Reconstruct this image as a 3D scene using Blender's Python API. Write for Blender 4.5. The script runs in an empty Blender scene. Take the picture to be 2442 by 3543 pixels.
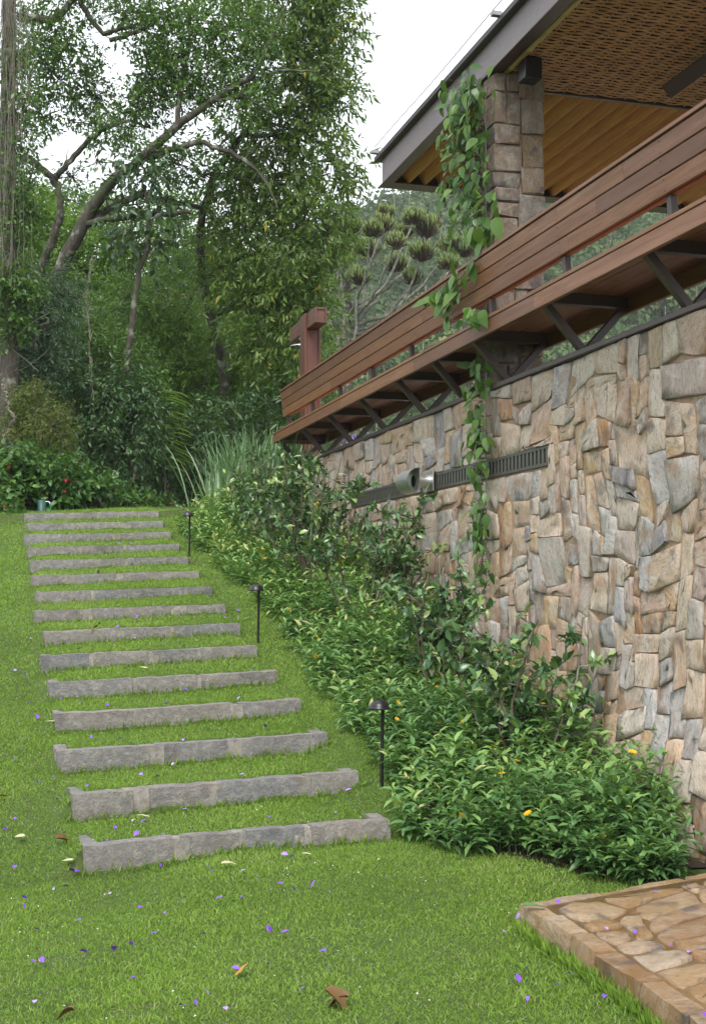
import bpy, bmesh, math, random
import numpy as np
from mathutils import Vector

rng = np.random.default_rng(7)
random.seed(7)
SC = bpy.context.scene
COL = SC.collection
R = math.radians

# ------------------------------------------------------------------ camera
CAM_Z = 1.45
TH = math.atan(1231 / 4340.0)            # the wall and the stairs run along +Y, the camera is turned right of it
CT, ST = math.cos(TH), math.sin(TH)
FPX, HOR, CX = 4340.0, 2022.0, 1221.0    # focal length, horizon and centre in pixels of the photograph
cam_d = bpy.data.cameras.new('camera')
cam = bpy.data.objects.new('camera', cam_d)
COL.objects.link(cam)
cam.location = (0, 0, CAM_Z)
cam.rotation_euler = (R(90), 0, -TH)
cam_d.sensor_fit = 'VERTICAL'
cam_d.sensor_height = 36.0
cam_d.lens = 36.0 * FPX / 3543.0
cam_d.shift_y = (HOR - 3543 / 2) / 3543.0
cam_d.clip_end = 3000
cam_d.clip_start = 0.05
SC.camera = cam

# ------------------------------------------------------------------ sky, sun, exposure
SUN_EL, SUN_AZ = R(52), R(205)           # azimuth clockwise from +Y
w = bpy.data.worlds.new('World')
SC.world = w
w.use_nodes = True
nt = w.node_tree
nt.nodes.clear()
sky = nt.nodes.new('ShaderNodeTexSky')
sky.sky_type = 'NISHITA'
sky.sun_disc = False
sky.sun_elevation = SUN_EL
sky.sun_rotation = SUN_AZ
sky.air_density = 1.0
sky.dust_density = 6.0
sky.ozone_density = 1.0
hs = nt.nodes.new('ShaderNodeHueSaturation')
hs.inputs['Saturation'].default_value = 0.22
tc = nt.nodes.new('ShaderNodeTexCoord')
nz = nt.nodes.new('ShaderNodeTexNoise')
nz.inputs['Scale'].default_value = 1.6
nz.inputs['Detail'].default_value = 5
rm = nt.nodes.new('ShaderNodeMapRange')
rm.inputs['From Min'].default_value = 0.3
rm.inputs['From Max'].default_value = 0.7
rm.inputs['To Min'].default_value = 0.9
rm.inputs['To Max'].default_value = 1.06
mx = nt.nodes.new('ShaderNodeMix')
mx.data_type = 'RGBA'
mx.inputs['Factor'].default_value = 0.8          # closed cloud cover over the clear sky
mx.inputs['B'].default_value = (8.1, 8.5, 9.1, 1)
ml = nt.nodes.new('ShaderNodeVectorMath')
ml.operation = 'SCALE'
bg = nt.nodes.new('ShaderNodeBackground')
bg.inputs['Strength'].default_value = 0.1
wo = nt.nodes.new('ShaderNodeOutputWorld')
nt.links.new(sky.outputs[0], hs.inputs['Color'])
nt.links.new(hs.outputs[0], mx.inputs['A'])
nt.links.new(tc.outputs['Generated'], nz.inputs['Vector'])
nt.links.new(nz.outputs[0], rm.inputs['Value'])
nt.links.new(mx.outputs['Result'], ml.inputs[0])
nt.links.new(rm.outputs[0], ml.inputs['Scale'])
nt.links.new(ml.outputs[0], bg.inputs['Color'])
nt.links.new(bg.outputs[0], wo.inputs['Surface'])

sun_d = bpy.data.lights.new('sun', 'SUN')
sun_d.energy = 1.5
sun_d.angle = R(25)
sun_d.color = (1.0, 0.96, 0.9)
sun = bpy.data.objects.new('sun', sun_d)
COL.objects.link(sun)
sdir = Vector((math.sin(SUN_AZ) * math.cos(SUN_EL), math.cos(SUN_AZ) * math.cos(SUN_EL), math.sin(SUN_EL)))
sun.rotation_euler = sdir.to_track_quat('Z', 'Y').to_euler()
sun.location = sdir * 50

SC.view_settings.view_transform = 'Standard'
SC.view_settings.look = 'None'
SC.view_settings.exposure = 1.1
SC.view_settings.gamma = 1.0
SC.view_settings.use_curve_mapping = False
SC.cycles.max_bounces = 6
SC.cycles.diffuse_bounces = 3
SC.cycles.glossy_bounces = 2
SC.cycles.transmission_bounces = 3
SC.cycles.transparent_max_bounces = 4
SC.cycles.use_denoising = True


# ------------------------------------------------------------------ helpers
def at_d(px, py, d):
    """photo pixel at depth d -> world point"""
    l = (px - CX) / FPX * d
    return np.array([l * CT + d * ST, d * CT - l * ST, CAM_Z + (HOR - py) / FPX * d])


def at_y(px, py, Y):
    lx = (px - CX) / FPX
    return at_d(px, py, Y / (CT - lx * ST))


def at_x(px, py, X):
    lx = (px - CX) / FPX
    return at_d(px, py, X / (lx * CT + ST))


def link(o, parent=None):
    COL.objects.link(o)
    if parent is not None:
        o.parent = parent
    return o


def tag(o, label=None, cat=None, group=None, kind=None):
    if label: o['label'] = label
    if cat: o['category'] = cat
    if group: o['group'] = group
    if kind: o['kind'] = kind
    return o


def empty(name, loc, label=None, cat=None, group=None):
    o = bpy.data.objects.new(name, None)
    o.location = loc
    o.empty_display_size = 0.1
    COL.objects.link(o)
    bpy.context.view_layer.update() if False else None
    return tag(o, label, cat, group)


def mesh_np(name, V, faces=None, tris=None, mat=None, tint=None, smooth=False, extra=None):
    """mesh from numpy vertices; faces = list of index arrays (F,k)"""
    me = bpy.data.meshes.new(name)
    V = np.asarray(V, dtype=np.float32).reshape(-1, 3)
    me.vertices.add(len(V))
    me.vertices.foreach_set('co', V.ravel())
    blocks = [np.asarray(f, dtype=np.int32) for f in faces if len(f)]
    nl = sum(b.size for b in blocks)
    npol = sum(len(b) for b in blocks)
    me.loops.add(nl)
    me.polygons.add(npol)
    me.loops.foreach_set('vertex_index', np.concatenate([b.ravel() for b in blocks]))
    st, off = [], 0
    for b in blocks:
        k = b.shape[1]
        st.append(off + np.arange(len(b)) * k)
        off += b.size
    me.polygons.foreach_set('loop_start', np.concatenate(st).astype(np.int32))
    if smooth:
        me.polygons.foreach_set('use_smooth', np.ones(npol, dtype=bool))
    if tint is not None:
        a = me.attributes.new('tint', 'FLOAT', 'POINT')
        a.data.foreach_set('value', np.asarray(tint, dtype=np.float32))
    me.update(calc_edges=True)
    if mat is not None:
        me.materials.append(mat)
    return me


def obj(name, me, parent=None, loc=None):
    o = bpy.data.objects.new(name, me)
    if loc is not None:
        o.location = loc
    if parent is not None:
        o.parent = parent
    COL.objects.link(o)
    return o


def bm_obj(name, bm, mat, parent=None, loc=None, smooth=False, tint=None):
    me = bpy.data.meshes.new(name)
    bm.to_mesh(me)
    bm.free()
    if smooth:
        for p in me.polygons: p.use_smooth = True
    me.materials.append(mat)
    if tint is not None:
        a = me.attributes.new('tint', 'FLOAT', 'POINT')
        a.data.foreach_set('value', np.full(len(me.vertices), tint, dtype=np.float32))
    return obj(name, me, parent, loc)


def box_bm(x0, x1, y0, y1, z0, z1, bev=0.0, bm=None):
    own = bm is None
    bm = bm or bmesh.new()
    vs = [bm.verts.new(c) for c in ((x0, y0, z0), (x1, y0, z0), (x1, y1, z0), (x0, y1, z0), (x0, y0, z1), (x1, y0, z1), (x1, y1, z1), (x0, y1, z1))]
    fs = [bm.faces.new([vs[i] for i in f]) for f in ((3, 2, 1, 0), (4, 5, 6, 7), (0, 1, 5, 4), (1, 2, 6, 5), (2, 3, 7, 6), (3, 0, 4, 7))]
    if bev > 0:
        es = set()
        for f in fs: es.update(f.edges)
        bmesh.ops.bevel(bm, geom=list(es), offset=bev, segments=1, profile=0.5, affect='EDGES')
    return bm


def wbox(name, x0, x1, y0, y1, z0, z1, mat, parent=None, bev=0.003, tint=None):
    """box given in world coordinates, origin at its centre, parent at any place"""
    c = np.array([(x0 + x1) / 2, (y0 + y1) / 2, (z0 + z1) / 2])
    hx, hy, hz = (x1 - x0) / 2, (y1 - y0) / 2, (z1 - z0) / 2
    bm = box_bm(-hx, hx, -hy, hy, -hz, hz, bev)
    pl = np.array(parent.location) if parent is not None else 0
    return bm_obj(name, bm, mat, parent, tuple(c - pl), tint=random.random() if tint is None else tint)


def tube(points, radii, sides=6, cap=False):
    """-> V, quads of a tapered tube along points"""
    P = np.asarray(points, float)
    n = len(P)
    rad = np.broadcast_to(np.asarray(radii, float), (n,))
    T = np.gradient(P, axis=0)
    T /= np.linalg.norm(T, axis=1)[:, None] + 1e-9
    ref = np.array([0.13, 0.31, 0.94]) if abs(T[:, 2]).mean() < 0.8 else np.array([0.95, 0.2, 0.1])
    A = np.cross(T, ref); A /= np.linalg.norm(A, axis=1)[:, None] + 1e-9
    B = np.cross(T, A)
    a = np.linspace(0, 2 * np.pi, sides, endpoint=False)
    V = P[:, None, :] + rad[:, None, None] * (np.cos(a)[None, :, None] * A[:, None, :] + np.sin(a)[None, :, None] * B[:, None, :])
    idx = np.arange(n * sides).reshape(n, sides)
    q = np.stack([idx[:-1], np.roll(idx[:-1], -1, 1), np.roll(idx[1:], -1, 1), idx[1:]], -1).reshape(-1, 4)
    return V.reshape(-1, 3), q


class Soup:
    """collects vertex/face blocks for one mesh"""
    def __init__(s):
        s.V, s.Q, s.T, s.t, s.n = [], [], [], [], 0
    def add(s, V, quads=None, tris=None, tint=0.5):
        V = np.asarray(V).reshape(-1, 3)
        if quads is not None and len(quads): s.Q.append(np.asarray(quads) + s.n)
        if tris is not None and len(tris): s.T.append(np.asarray(tris) + s.n)
        s.V.append(V); s.t.append(np.broadcast_to(np.asarray(tint, float), (len(V),)))
        s.n += len(V)
    def tube(s, pts, rad, sides=6, tint=0.5):
        V, q = tube(pts, rad, sides); s.add(V, q, tint=tint)
    def mesh(s, name, mat, smooth=False, origin=None):
        V = np.concatenate(s.V)
        if origin is not None: V = V - np.asarray(origin)
        f = []
        if s.Q: f.append(np.concatenate(s.Q))
        if s.T: f.append(np.concatenate(s.T))
        return mesh_np(name, V, f, mat=mat, tint=np.concatenate(s.t), smooth=smooth)


def unit(v):
    return v / (np.linalg.norm(v, axis=-1, keepdims=True) + 1e-9)


LEAF2 = (np.array([[0, 0, 0], [.42, -.5, .10], [1, 0, -.12], [.42, .5, .10]]), None, np.array([[0, 1, 2], [0, 2, 3]]))
LEAF8 = (np.array([[0, 0, 0], [.25, -.42, .09], [.25, 0, .03], [.25, .42, .09], [.62, -.40, .03], [.62, 0, -.03], [.62, .40, .03], [1, 0, -.22]]),
         np.array([[2, 1, 4, 5], [3, 2, 5, 6]]), np.array([[0, 1, 2], [0, 2, 3], [5, 4, 7], [5, 7, 6]]))
BLADE = (np.array([[0, -.5, 0], [0, .5, 0], [.55, .38, .10], [.55, -.38, .10], [1, 0, .0]]), np.array([[0, 1, 2, 3]]), np.array([[3, 2, 4]]))
BLADE2 = (np.array([[0, -.5, 0], [0, .5, 0], [.6, .34, .06], [1, -.05, -.1]]), None, np.array([[0, 1, 2], [0, 2, 3]]))


def leaves(soup, P, D, U, L, W, tint, tpl=LEAF2):
    """instances of a leaf template: P base, D direction, U rough up, L length, W width"""
    P = np.asarray(P, float); n = len(P)
    if n == 0: return
    D = unit(np.broadcast_to(np.asarray(D, float), (n, 3))); S = unit(np.cross(D, U)); N = np.cross(S, D)
    L = np.broadcast_to(np.asarray(L, float), (n,)); W = np.broadcast_to(np.asarray(W, float), (n,))
    tv, tq, tt = tpl
    V = (P[:, None, :] + D[:, None, :] * (tv[None, :, 0, None] * L[:, None, None])
         + S[:, None, :] * (tv[None, :, 1, None] * W[:, None, None]) + N[:, None, :] * (tv[None, :, 2, None] * L[:, None, None]))
    k = len(tv); off = (np.arange(n) * k)[:, None, None]
    q = (tq[None] + off).reshape(-1, 4) if tq is not None else None
    t = (tt[None] + off).reshape(-1, 3) if tt is not None else None
    soup.add(V.reshape(-1, 3), q, t, np.repeat(np.broadcast_to(tint, (n,)), k))


def rdir(n, z=0.0):
    v = rng.normal(size=(n, 3)); v[:, 2] += z
    return unit(v)


def smooth01(x):
    x = np.clip(x, 0, 1); return x * x * (3 - 2 * x)


def vnoise(P, seed=0):
    """cheap smooth 3-D noise in -1..1"""
    P = np.asarray(P, float); s = np.zeros(P.shape[:-1])
    r = np.random.default_rng(seed)
    for k in range(7):
        w_ = r.normal(size=3) * (1 + 0.35 * k); s = s + np.sin(P @ w_ + r.uniform(0, 6.28)) / (1 + .25 * k)
    return s / 3.2


# ------------------------------------------------------------------ materials
def new_mat(name):
    m = bpy.data.materials.new(name); m.use_nodes = True
    t = m.node_tree
    b = t.nodes['Principled BSDF']
    return m, t, b


def N(t, kind, **kw):
    n = t.nodes.new(kind)
    for k, v in kw.items():
        if hasattr(n, k): setattr(n, k, v)
        else: n.inputs[k.replace('_', ' ')].default_value = v
    return n


def ramp(t, fac, stops):
    r = t.nodes.new('ShaderNodeValToRGB')
    e = r.color_ramp.elements
    while len(e) < len(stops): e.new(0.5)
    for i, (p, c) in enumerate(stops):
        e[i].position = p; e[i].color = (*c, 1)
    t.links.new(fac, r.inputs['Fac'])
    return r.outputs['Color']


def mixc(t, fac, a, b, mode='MIX'):
    m = t.nodes.new('ShaderNodeMix'); m.data_type = 'RGBA'; m.blend_type = mode
    for s, v in (('Factor', fac), ('A', a), ('B', b)):
        i = m.inputs[s] if s == 'Factor' else [x for x in m.inputs if x.name == s and x.type == 'RGBA'][0]
        if isinstance(v, (int, float)): i.default_value = v
        elif isinstance(v, tuple): i.default_value = (*v, 1)
        else: t.links.new(v, i)
    return [x for x in m.outputs if x.type == 'RGBA'][0]


def maprange(t, v, a, b, c=0.0, d=1.0):
    m = t.nodes.new('ShaderNodeMapRange')
    for i, x in zip(('From Min', 'From Max', 'To Min', 'To Max'), (a, b, c, d)): m.inputs[i].default_value = x
    t.links.new(v, m.inputs['Value'])
    return m.outputs[0]


def noise(t, vec, scale, detail=4, rough=0.55, dist=0.0):
    n = t.nodes.new('ShaderNodeTexNoise')
    n.inputs['Scale'].default_value = scale; n.inputs['Detail'].default_value = detail
    n.inputs['Roughness'].default_value = rough; n.inputs['Distortion'].default_value = dist
    if vec is not None: t.links.new(vec, n.inputs['Vector'])
    return n.outputs['Fac']


def mapping(t, vec, scale=(1, 1, 1), rot=(0, 0, 0)):
    m = t.nodes.new('ShaderNodeMapping')
    m.inputs['Scale'].default_value = scale; m.inputs['Rotation'].default_value = rot
    t.links.new(vec, m.inputs['Vector'])
    return m


def bump(t, b, h, strength=0.4, dist=0.01, prev=None):
    n = t.nodes.new('ShaderNodeBump')
    n.inputs['Strength'].default_value = strength; n.inputs['Distance'].default_value = dist
    t.links.new(h, n.inputs['Height'])
    if prev is not None: t.links.new(prev, n.inputs['Normal'])
    t.links.new(n.outputs[0], b.inputs['Normal'])
    return n.outputs[0]


def attr(t, name='tint'):
    a = t.nodes.new('ShaderNodeAttribute'); a.attribute_name = name
    return a.outputs['Fac']


def pos(t):
    return t.nodes.new('ShaderNodeNewGeometry').outputs['Position']


def leaf_mat(name, stops, rough=0.42, trans=0.3, spec=0.45, tcol=None):
    m, t, b = new_mat(name)
    c = ramp(t, attr(t), stops)
    n = noise(t, pos(t), 9.0, 2)
    c = mixc(t, maprange(t, n, 0.35, 0.7, 0.0, 0.15), c, (0.16, 0.18, 0.03))
    t.links.new(c, b.inputs['Base Color'])
    b.inputs['Roughness'].default_value = rough
    b.inputs['Specular IOR Level'].default_value = spec
    tr = t.nodes.new('ShaderNodeBsdfTranslucent')
    tcn = mixc(t, 0.6, c, tcol or (0.2, 0.34, 0.03))
    t.links.new(tcn, tr.inputs['Color'])
    ms = t.nodes.new('ShaderNodeMixShader'); ms.inputs[0].default_value = trans
    out = t.nodes['Material Output']
    t.links.new(b.outputs[0], ms.inputs[1]); t.links.new(tr.outputs[0], ms.inputs[2])
    t.links.new(ms.outputs[0], out.inputs['Surface'])
    return m


M = {}
M['lawn_leaf'] = leaf_mat('grass_blades', [(0, (0.076, 0.166, 0.025)), (.4, (0.204, 0.353, 0.053)), (.75, (0.310, 0.487, 0.088)), (.93, (0.423, 0.500, 0.156)), (1, (0.500, 0.500, 0.328))], 0.5, 0.45, 0.3, (.3, .42, .06))
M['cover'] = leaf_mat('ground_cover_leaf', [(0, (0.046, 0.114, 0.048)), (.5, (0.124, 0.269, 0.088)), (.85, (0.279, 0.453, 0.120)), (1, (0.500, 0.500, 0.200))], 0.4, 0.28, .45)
M['camellia'] = leaf_mat('camellia_leaf', [(0, (0.026, 0.071, 0.039)), (.5, (0.066, 0.159, 0.065)), (.9, (0.157, 0.281, 0.096)), (1, (0.356, 0.448, 0.161))], 0.26, 0.15, .6)
M['vine'] = leaf_mat('vine_leaf', [(0, (0.025, 0.090, 0.018)), (.5, (0.060, 0.153, 0.027)), (1, (0.136, 0.252, 0.045))], 0.36, 0.3, .45)
M['strap'] = leaf_mat('strap_leaf', [(0, (0.063, 0.145, 0.053)), (.5, (0.146, 0.266, 0.123)), (.9, (0.272, 0.399, 0.246)), (1, (0.366, 0.411, 0.282))], 0.4, 0.25, .4)
M['hedge'] = leaf_mat('hedge_leaf', [(0, (0.016, 0.058, 0.017)), (.5, (0.046, 0.130, 0.029)), (.9, (0.098, 0.208, 0.039)), (1, (0.208, 0.312, 0.065))], 0.38, 0.25, .45)
M['forest_mid'] = leaf_mat('forest_leaf_mid', [(0, (0.023, 0.066, 0.017)), (.5, (0.066, 0.157, 0.030)), (.9, (0.157, 0.281, 0.050)), (1, (0.314, 0.396, 0.083))], 0.4, 0.3, .45)
M['forest_dark'] = leaf_mat('forest_leaf_dark', [(0, (0.015, 0.046, 0.021)), (.5, (0.036, 0.096, 0.035)), (.9, (0.082, 0.166, 0.053)), (1, (0.182, 0.264, 0.088))], 0.36, 0.2, .5)
M['forest_blue'] = leaf_mat('forest_leaf_bluish', [(0, (0.024, 0.069, 0.041)), (.5, (0.069, 0.147, 0.078)), (.9, (0.138, 0.224, 0.129)), (1, (0.259, 0.328, 0.190))], 0.34, 0.2, .5)
M['forest_lime'] = leaf_mat('forest_leaf_lime', [(0, (0.040, 0.103, 0.014)), (.5, (0.115, 0.230, 0.025)), (.9, (0.218, 0.356, 0.040)), (1, (0.345, 0.414, 0.069))], 0.42, 0.38, .4)
M['forest_olive'] = leaf_mat('forest_leaf_olive', [(0, (0.039, 0.058, 0.018)), (.5, (0.111, 0.137, 0.039)), (.9, (0.182, 0.202, 0.065)), (1, (0.260, 0.260, 0.104))], 0.5, 0.3, .3)
M['canopy'] = leaf_mat('canopy_leaf', [(0, (0.032, 0.072, 0.017)), (.5, (0.087, 0.167, 0.029)), (.9, (0.189, 0.275, 0.043)), (1, (0.464, 0.377, 0.058))], 0.36, 0.36, .5)
M['needle'] = leaf_mat('araucaria_needle', [(0, (.07, .035, .025)), (.5, (.075, .045, .026)), (.72, (.09, .12, .035)), (1, (.24, .34, .10))], 0.6, 0.1, .2)
M['hill'] = leaf_mat('hill_crown_leaf', [(0, (0.021, 0.048, 0.021)), (.5, (0.052, 0.098, 0.034)), (.85, (0.098, 0.149, 0.046)), (1, (0.230, 0.253, 0.069))], 0.6, 0.2, .2)


def flat(name, col, rough=0.6, metal=0.0, spec=0.5):
    m, t, b = new_mat(name)
    n = noise(t, pos(t), 14, 4)
    c = mixc(t, maprange(t, n, .3, .75, 0, .35), col, tuple(x * .7 for x in col))
    t.links.new(c, b.inputs['Base Color'])
    b.inputs['Metallic'].default_value = metal; b.inputs['Specular IOR Level'].default_value = spec
    r = maprange(t, noise(t, pos(t), 40, 3), .3, .7, rough * .85, min(1, rough * 1.15))
    t.links.new(r, b.inputs['Roughness'])
    return m


M['black'] = flat('black_lamp_paint', (.012, .012, .013), .32)
M['brown_metal'] = flat('brown_painted_steel', (.062, .042, .036), .42)
M['fascia'] = flat('grey_brown_fascia_paint', (.20, .165, .17), .5)
M['dark_metal'] = flat('dark_metal', (.045, .038, .036), .45)
M['vent'] = flat('olive_grey_vent_metal', (.10, .10, .085), .45, .3)
M['void'] = flat('dark_opening', (.012, .010, .009), .9)
M['green_pipe'] = flat('green_pipe_plastic', (.012, .075, .06), .45)
M['hose'] = flat('green_hose', (.02, .25, .14), .45)
M['petal'] = flat('violet_petal', (.22, .07, .72), .55)
M['petal_pale'] = flat('pale_violet_petal', (.45, .28, .8), .55)
M['yellow'] = flat('yellow_petal', (.75, .42, .015), .5)
M['red'] = flat('red_petal', (.62, .02, .03), .5)
M['white_petal'] = flat('white_petal', (.75, .75, .7), .6)
M['leaf_pale'] = flat('pale_dry_leaf', (.48, .46, .27), .6)
M['leaf_brown'] = flat('brown_dry_leaf', (.16, .085, .03), .6)
M['leaf_orange'] = flat('orange_dry_leaf', (.42, .20, .03), .55)
M['lilac'] = flat('lilac_flower', (.38, .2, .6), .6)
M['cable'] = flat('steel_cable', (.3, .3, .3), .4, .8)
M['soil'] = flat('dark_soil', (.03, .02, .013), .95)
M['moss_strand'] = flat('grey_hanging_moss', (.20, .185, .14), .9)
M['liana'] = flat('pale_liana_bark', (.19, .17, .125), .85)

# brushed steel
m, t, b = new_mat('brushed_steel'); M['steel'] = m
b.inputs['Metallic'].default_value = 1; b.inputs['Base Color'].default_value = (.62, .62, .6, 1)
mp = mapping(t, pos(t), (8, 8, 260))
t.links.new(maprange(t, noise(t, mp.outputs[0], 3, 3), .3, .7, .32, .5), b.inputs['Roughness'])
m, t, b = new_mat('chrome'); M['chrome'] = m
b.inputs['Metallic'].default_value = 1; b.inputs['Base Color'].default_value = (.75, .75, .75, 1); b.inputs['Roughness'].default_value = .12


def wood(name, cols, rough=.42, axis=1, coat=0.15):
    m, t, b = new_mat(name)
    p = pos(t)
    a = attr(t)
    off = t.nodes.new('ShaderNodeVectorMath'); off.operation = 'SCALE'
    cmb = t.nodes.new('ShaderNodeCombineXYZ')
    for i in range(3): t.links.new(a, cmb.inputs[i])
    t.links.new(cmb.outputs[0], off.inputs[0]); off.inputs['Scale'].default_value = 37.0
    ad = t.nodes.new('ShaderNodeVectorMath'); ad.operation = 'ADD'
    t.links.new(p, ad.inputs[0]); t.links.new(off.outputs[0], ad.inputs[1])
    sc = [26, 26, 26]; sc[axis] = 1.3
    mp = mapping(t, ad.outputs[0], tuple(sc))
    g = noise(t, mp.outputs[0], 1.0, 6, .6, .8)
    sc2 = [110, 110, 110]; sc2[axis] = 5
    g2 = noise(t, mapping(t, ad.outputs[0], tuple(sc2)).outputs[0], 1.0, 3, .6, .2)
    base = ramp(t, a, [(0, cols[0]), (.35, cols[1]), (.7, cols[2]), (1, cols[3])])
    dk = mixc(t, maprange(t, g, .38, .72, 0, .75), base, tuple(c * .5 for c in cols[1]))
    dk = mixc(t, maprange(t, g2, .45, .75, 0, .45), dk, tuple(c * .45 for c in cols[2]))
    blotch = noise(t, mapping(t, p, (1.2, .6, 1.2)).outputs[0], 1.5, 3)
    dk = mixc(t, maprange(t, blotch, .5, .75, 0, .15), dk, (.20, .14, .12))
    t.links.new(dk, b.inputs['Base Color'])
    t.links.new(maprange(t, g, .3, .7, rough * .8, rough * 1.3), b.inputs['Roughness'])
    b.inputs['Coat Weight'].default_value = coat; b.inputs['Coat Roughness'].default_value = .3
    bump(t, b, g2, .25, .002)
    return m


M['wood'] = wood('bench_hardwood', [(.19, .075, .030), (.24, .098, .036), (.15, .060, .029), (.30, .135, .045)], .48, 1, .1)
M['wood_lifted'] = wood('bench_underside_lifted_wood', [(.40, .135, .075), (.46, .165, .09), (.36, .13, .085), (.50, .19, .10)], .5)  # bench wood coloured paler to offset the shade under the seat
M['louvre'] = wood('roof_louvre_wood', [(.68, .36, .11), (.72, .40, .13), (.66, .35, .11), (.74, .42, .14)], .5, 1, 0.0)
M['wood_red'] = wood('shower_post_wood', [(.13, .042, .026), (.145, .05, .029), (.125, .041, .026), (.14, .048, .026)], .42, 2)
M['wood_arm'] = wood('shower_arm_wood', [(.12, .044, .026), (.135, .05, .029), (.12, .042, .026), (.13, .05, .026)], .42, 1)


def bark(name, c0, c1, c2, moss=.3):
    m, t, b = new_mat(name)
    p = pos(t)
    g = noise(t, mapping(t, p, (7, 7, 2)).outputs[0], 2.5, 6, .65)
    c = ramp(t, g, [(.3, c0), (.55, c1), (.75, c2)])
    l = noise(t, p, 5.0, 5, .6)
    c = mixc(t, maprange(t, l, .54, .66, 0, .7), c, (.30, .31, .24))
    mo = noise(t, p, 2.2, 4)
    c = mixc(t, maprange(t, mo, .5, .68, 0, moss), c, (.06, .08, .025))
    t.links.new(c, b.inputs['Base Color']); b.inputs['Roughness'].default_value = .9
    bump(t, b, g, .8, .02)
    return m


M['bark'] = bark('mossy_bark', (.022, .018, .013), (.06, .052, .038), (.15, .14, .115), .8)
M['bark_pale'] = bark('pale_lichen_bark', (.07, .055, .045), (.17, .15, .125), (.32, .31, .27), .3)
M['twig'] = bark('shrub_twig', (.07, .05, .035), (.15, .12, .09), (.26, .23, .18), .1)
M['arau_bark'] = bark('araucaria_branch', (.05, .045, .035), (.16, .16, .125), (.36, .37, .31), .35)


def stone(name, stops, streak=(1, 1, 1), dark=.5, bumpd=.012, rust=.5, wet=0.0, vscale=1.0, vein=.7, pink=.5):
    """foliated stone: colour by the piece's own tint, streaks along its bedding, rust and dark patches"""
    m, t, b = new_mat(name)
    p = pos(t); a = attr(t)
    cmb = t.nodes.new('ShaderNodeCombineXYZ')
    for i in range(3): t.links.new(a, cmb.inputs[i])
    off = t.nodes.new('ShaderNodeVectorMath'); off.operation = 'SCALE'; off.inputs['Scale'].default_value = 61.0
    t.links.new(cmb.outputs[0], off.inputs[0])
    ad = t.nodes.new('ShaderNodeVectorMath'); ad.operation = 'ADD'
    t.links.new(p, ad.inputs[0]); t.links.new(off.outputs[0], ad.inputs[1])
    # bedding turned a little differently in every piece
    rot = t.nodes.new('ShaderNodeVectorRotate'); rot.rotation_type = 'X_AXIS'
    t.links.new(ad.outputs[0], rot.inputs['Vector'])
    fr = t.nodes.new('ShaderNodeMath'); fr.operation = 'MULTIPLY'; fr.inputs[1].default_value = 17.3; t.links.new(a, fr.inputs[0])
    fr2 = t.nodes.new('ShaderNodeMath'); fr2.operation = 'SINE'; t.links.new(fr.outputs[0], fr2.inputs[0])
    fr3 = t.nodes.new('ShaderNodeMath'); fr3.operation = 'POWER'; fr3.inputs[1].default_value = 7; t.links.new(fr2.outputs[0], fr3.inputs[0])
    fr4 = t.nodes.new('ShaderNodeMath'); fr4.operation = 'MULTIPLY'; fr4.inputs[1].default_value = 1.35; t.links.new(fr3.outputs[0], fr4.inputs[0])
    t.links.new(fr4.outputs[0], rot.inputs['Angle'])
    mp = mapping(t, rot.outputs[0], tuple(s * vscale for s in streak))
    g = noise(t, mp.outputs[0], 6.0, 9, .72, .25)
    g_f = noise(t, mp.outputs[0], 26, 6, .75, .1)
    base = ramp(t, a, stops)
    c = mixc(t, maprange(t, g, .46, .64, 0, vein), base, (.60, .56, .50), 'MIX')
    c = mixc(t, maprange(t, g_f, .51, .66, 0, .68), c, (.13, .105, .09))
    ru = noise(t, ad.outputs[0], 5.5, 5, .6)
    c = mixc(t, maprange(t, ru, .54, .70, 0, rust), c, (.34, .185, .085))
    pk = noise(t, ad.outputs[0], 3.4, 4, .6)
    c = mixc(t, maprange(t, pk, .55, .72, 0, pink), c, (.42, .29, .23))
    dk = noise(t, ad.outputs[0], 4.2, 6, .62, .3)
    c = mixc(t, maprange(t, dk, .56, .66, 0, dark), c, (.075, .07, .075))
    c = mixc(t, maprange(t, noise(t, p, 160, 2), .45, .8, 0, .35), c, (.08, .07, .06))
    t.links.new(c, b.inputs['Base Color'])
    b.inputs['Specular IOR Level'].default_value = .35
    t.links.new(maprange(t, ru, .3, .7, .8 - wet, .95 - wet), b.inputs['Roughness'])
    h = t.nodes.new('ShaderNodeMath'); h.operation = 'ADD'
    t.links.new(g, h.inputs[0]); hh = t.nodes.new('ShaderNodeMath'); hh.operation = 'MULTIPLY'; hh.inputs[1].default_value = .5
    t.links.new(g_f, hh.inputs[0]); t.links.new(hh.outputs[0], h.inputs[1])
    bump(t, b, h.outputs[0], .9, bumpd)
    return m


WALL_STOPS = [(0, (.36, .35, .34)), (.13, (.55, .455, .345)), (.25, (.47, .32, .225)), (.38, (.58, .51, .42)), (.48, (.41, .40, .40)), (.56, (.43, .225, .10)), (.66, (.55, .45, .34)), (.76, (.55, .39, .27)), (.86, (.48, .33, .165)), (.94, (.24, .24, .26)), (1, (.53, .43, .32))]
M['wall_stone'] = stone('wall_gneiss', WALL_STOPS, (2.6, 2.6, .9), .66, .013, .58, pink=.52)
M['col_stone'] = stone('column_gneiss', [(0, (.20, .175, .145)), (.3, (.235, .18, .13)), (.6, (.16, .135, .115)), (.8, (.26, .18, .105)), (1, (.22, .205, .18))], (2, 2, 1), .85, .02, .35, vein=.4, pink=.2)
M['step_stone'] = stone('step_granite', [(0, (.20, .205, .215)), (.5, (.25, .235, .215)), (1, (.215, .205, .195))], (1.6, 1.6, 1.8), .4, .022, .12, 0, 2.2, .35, .12)
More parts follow.
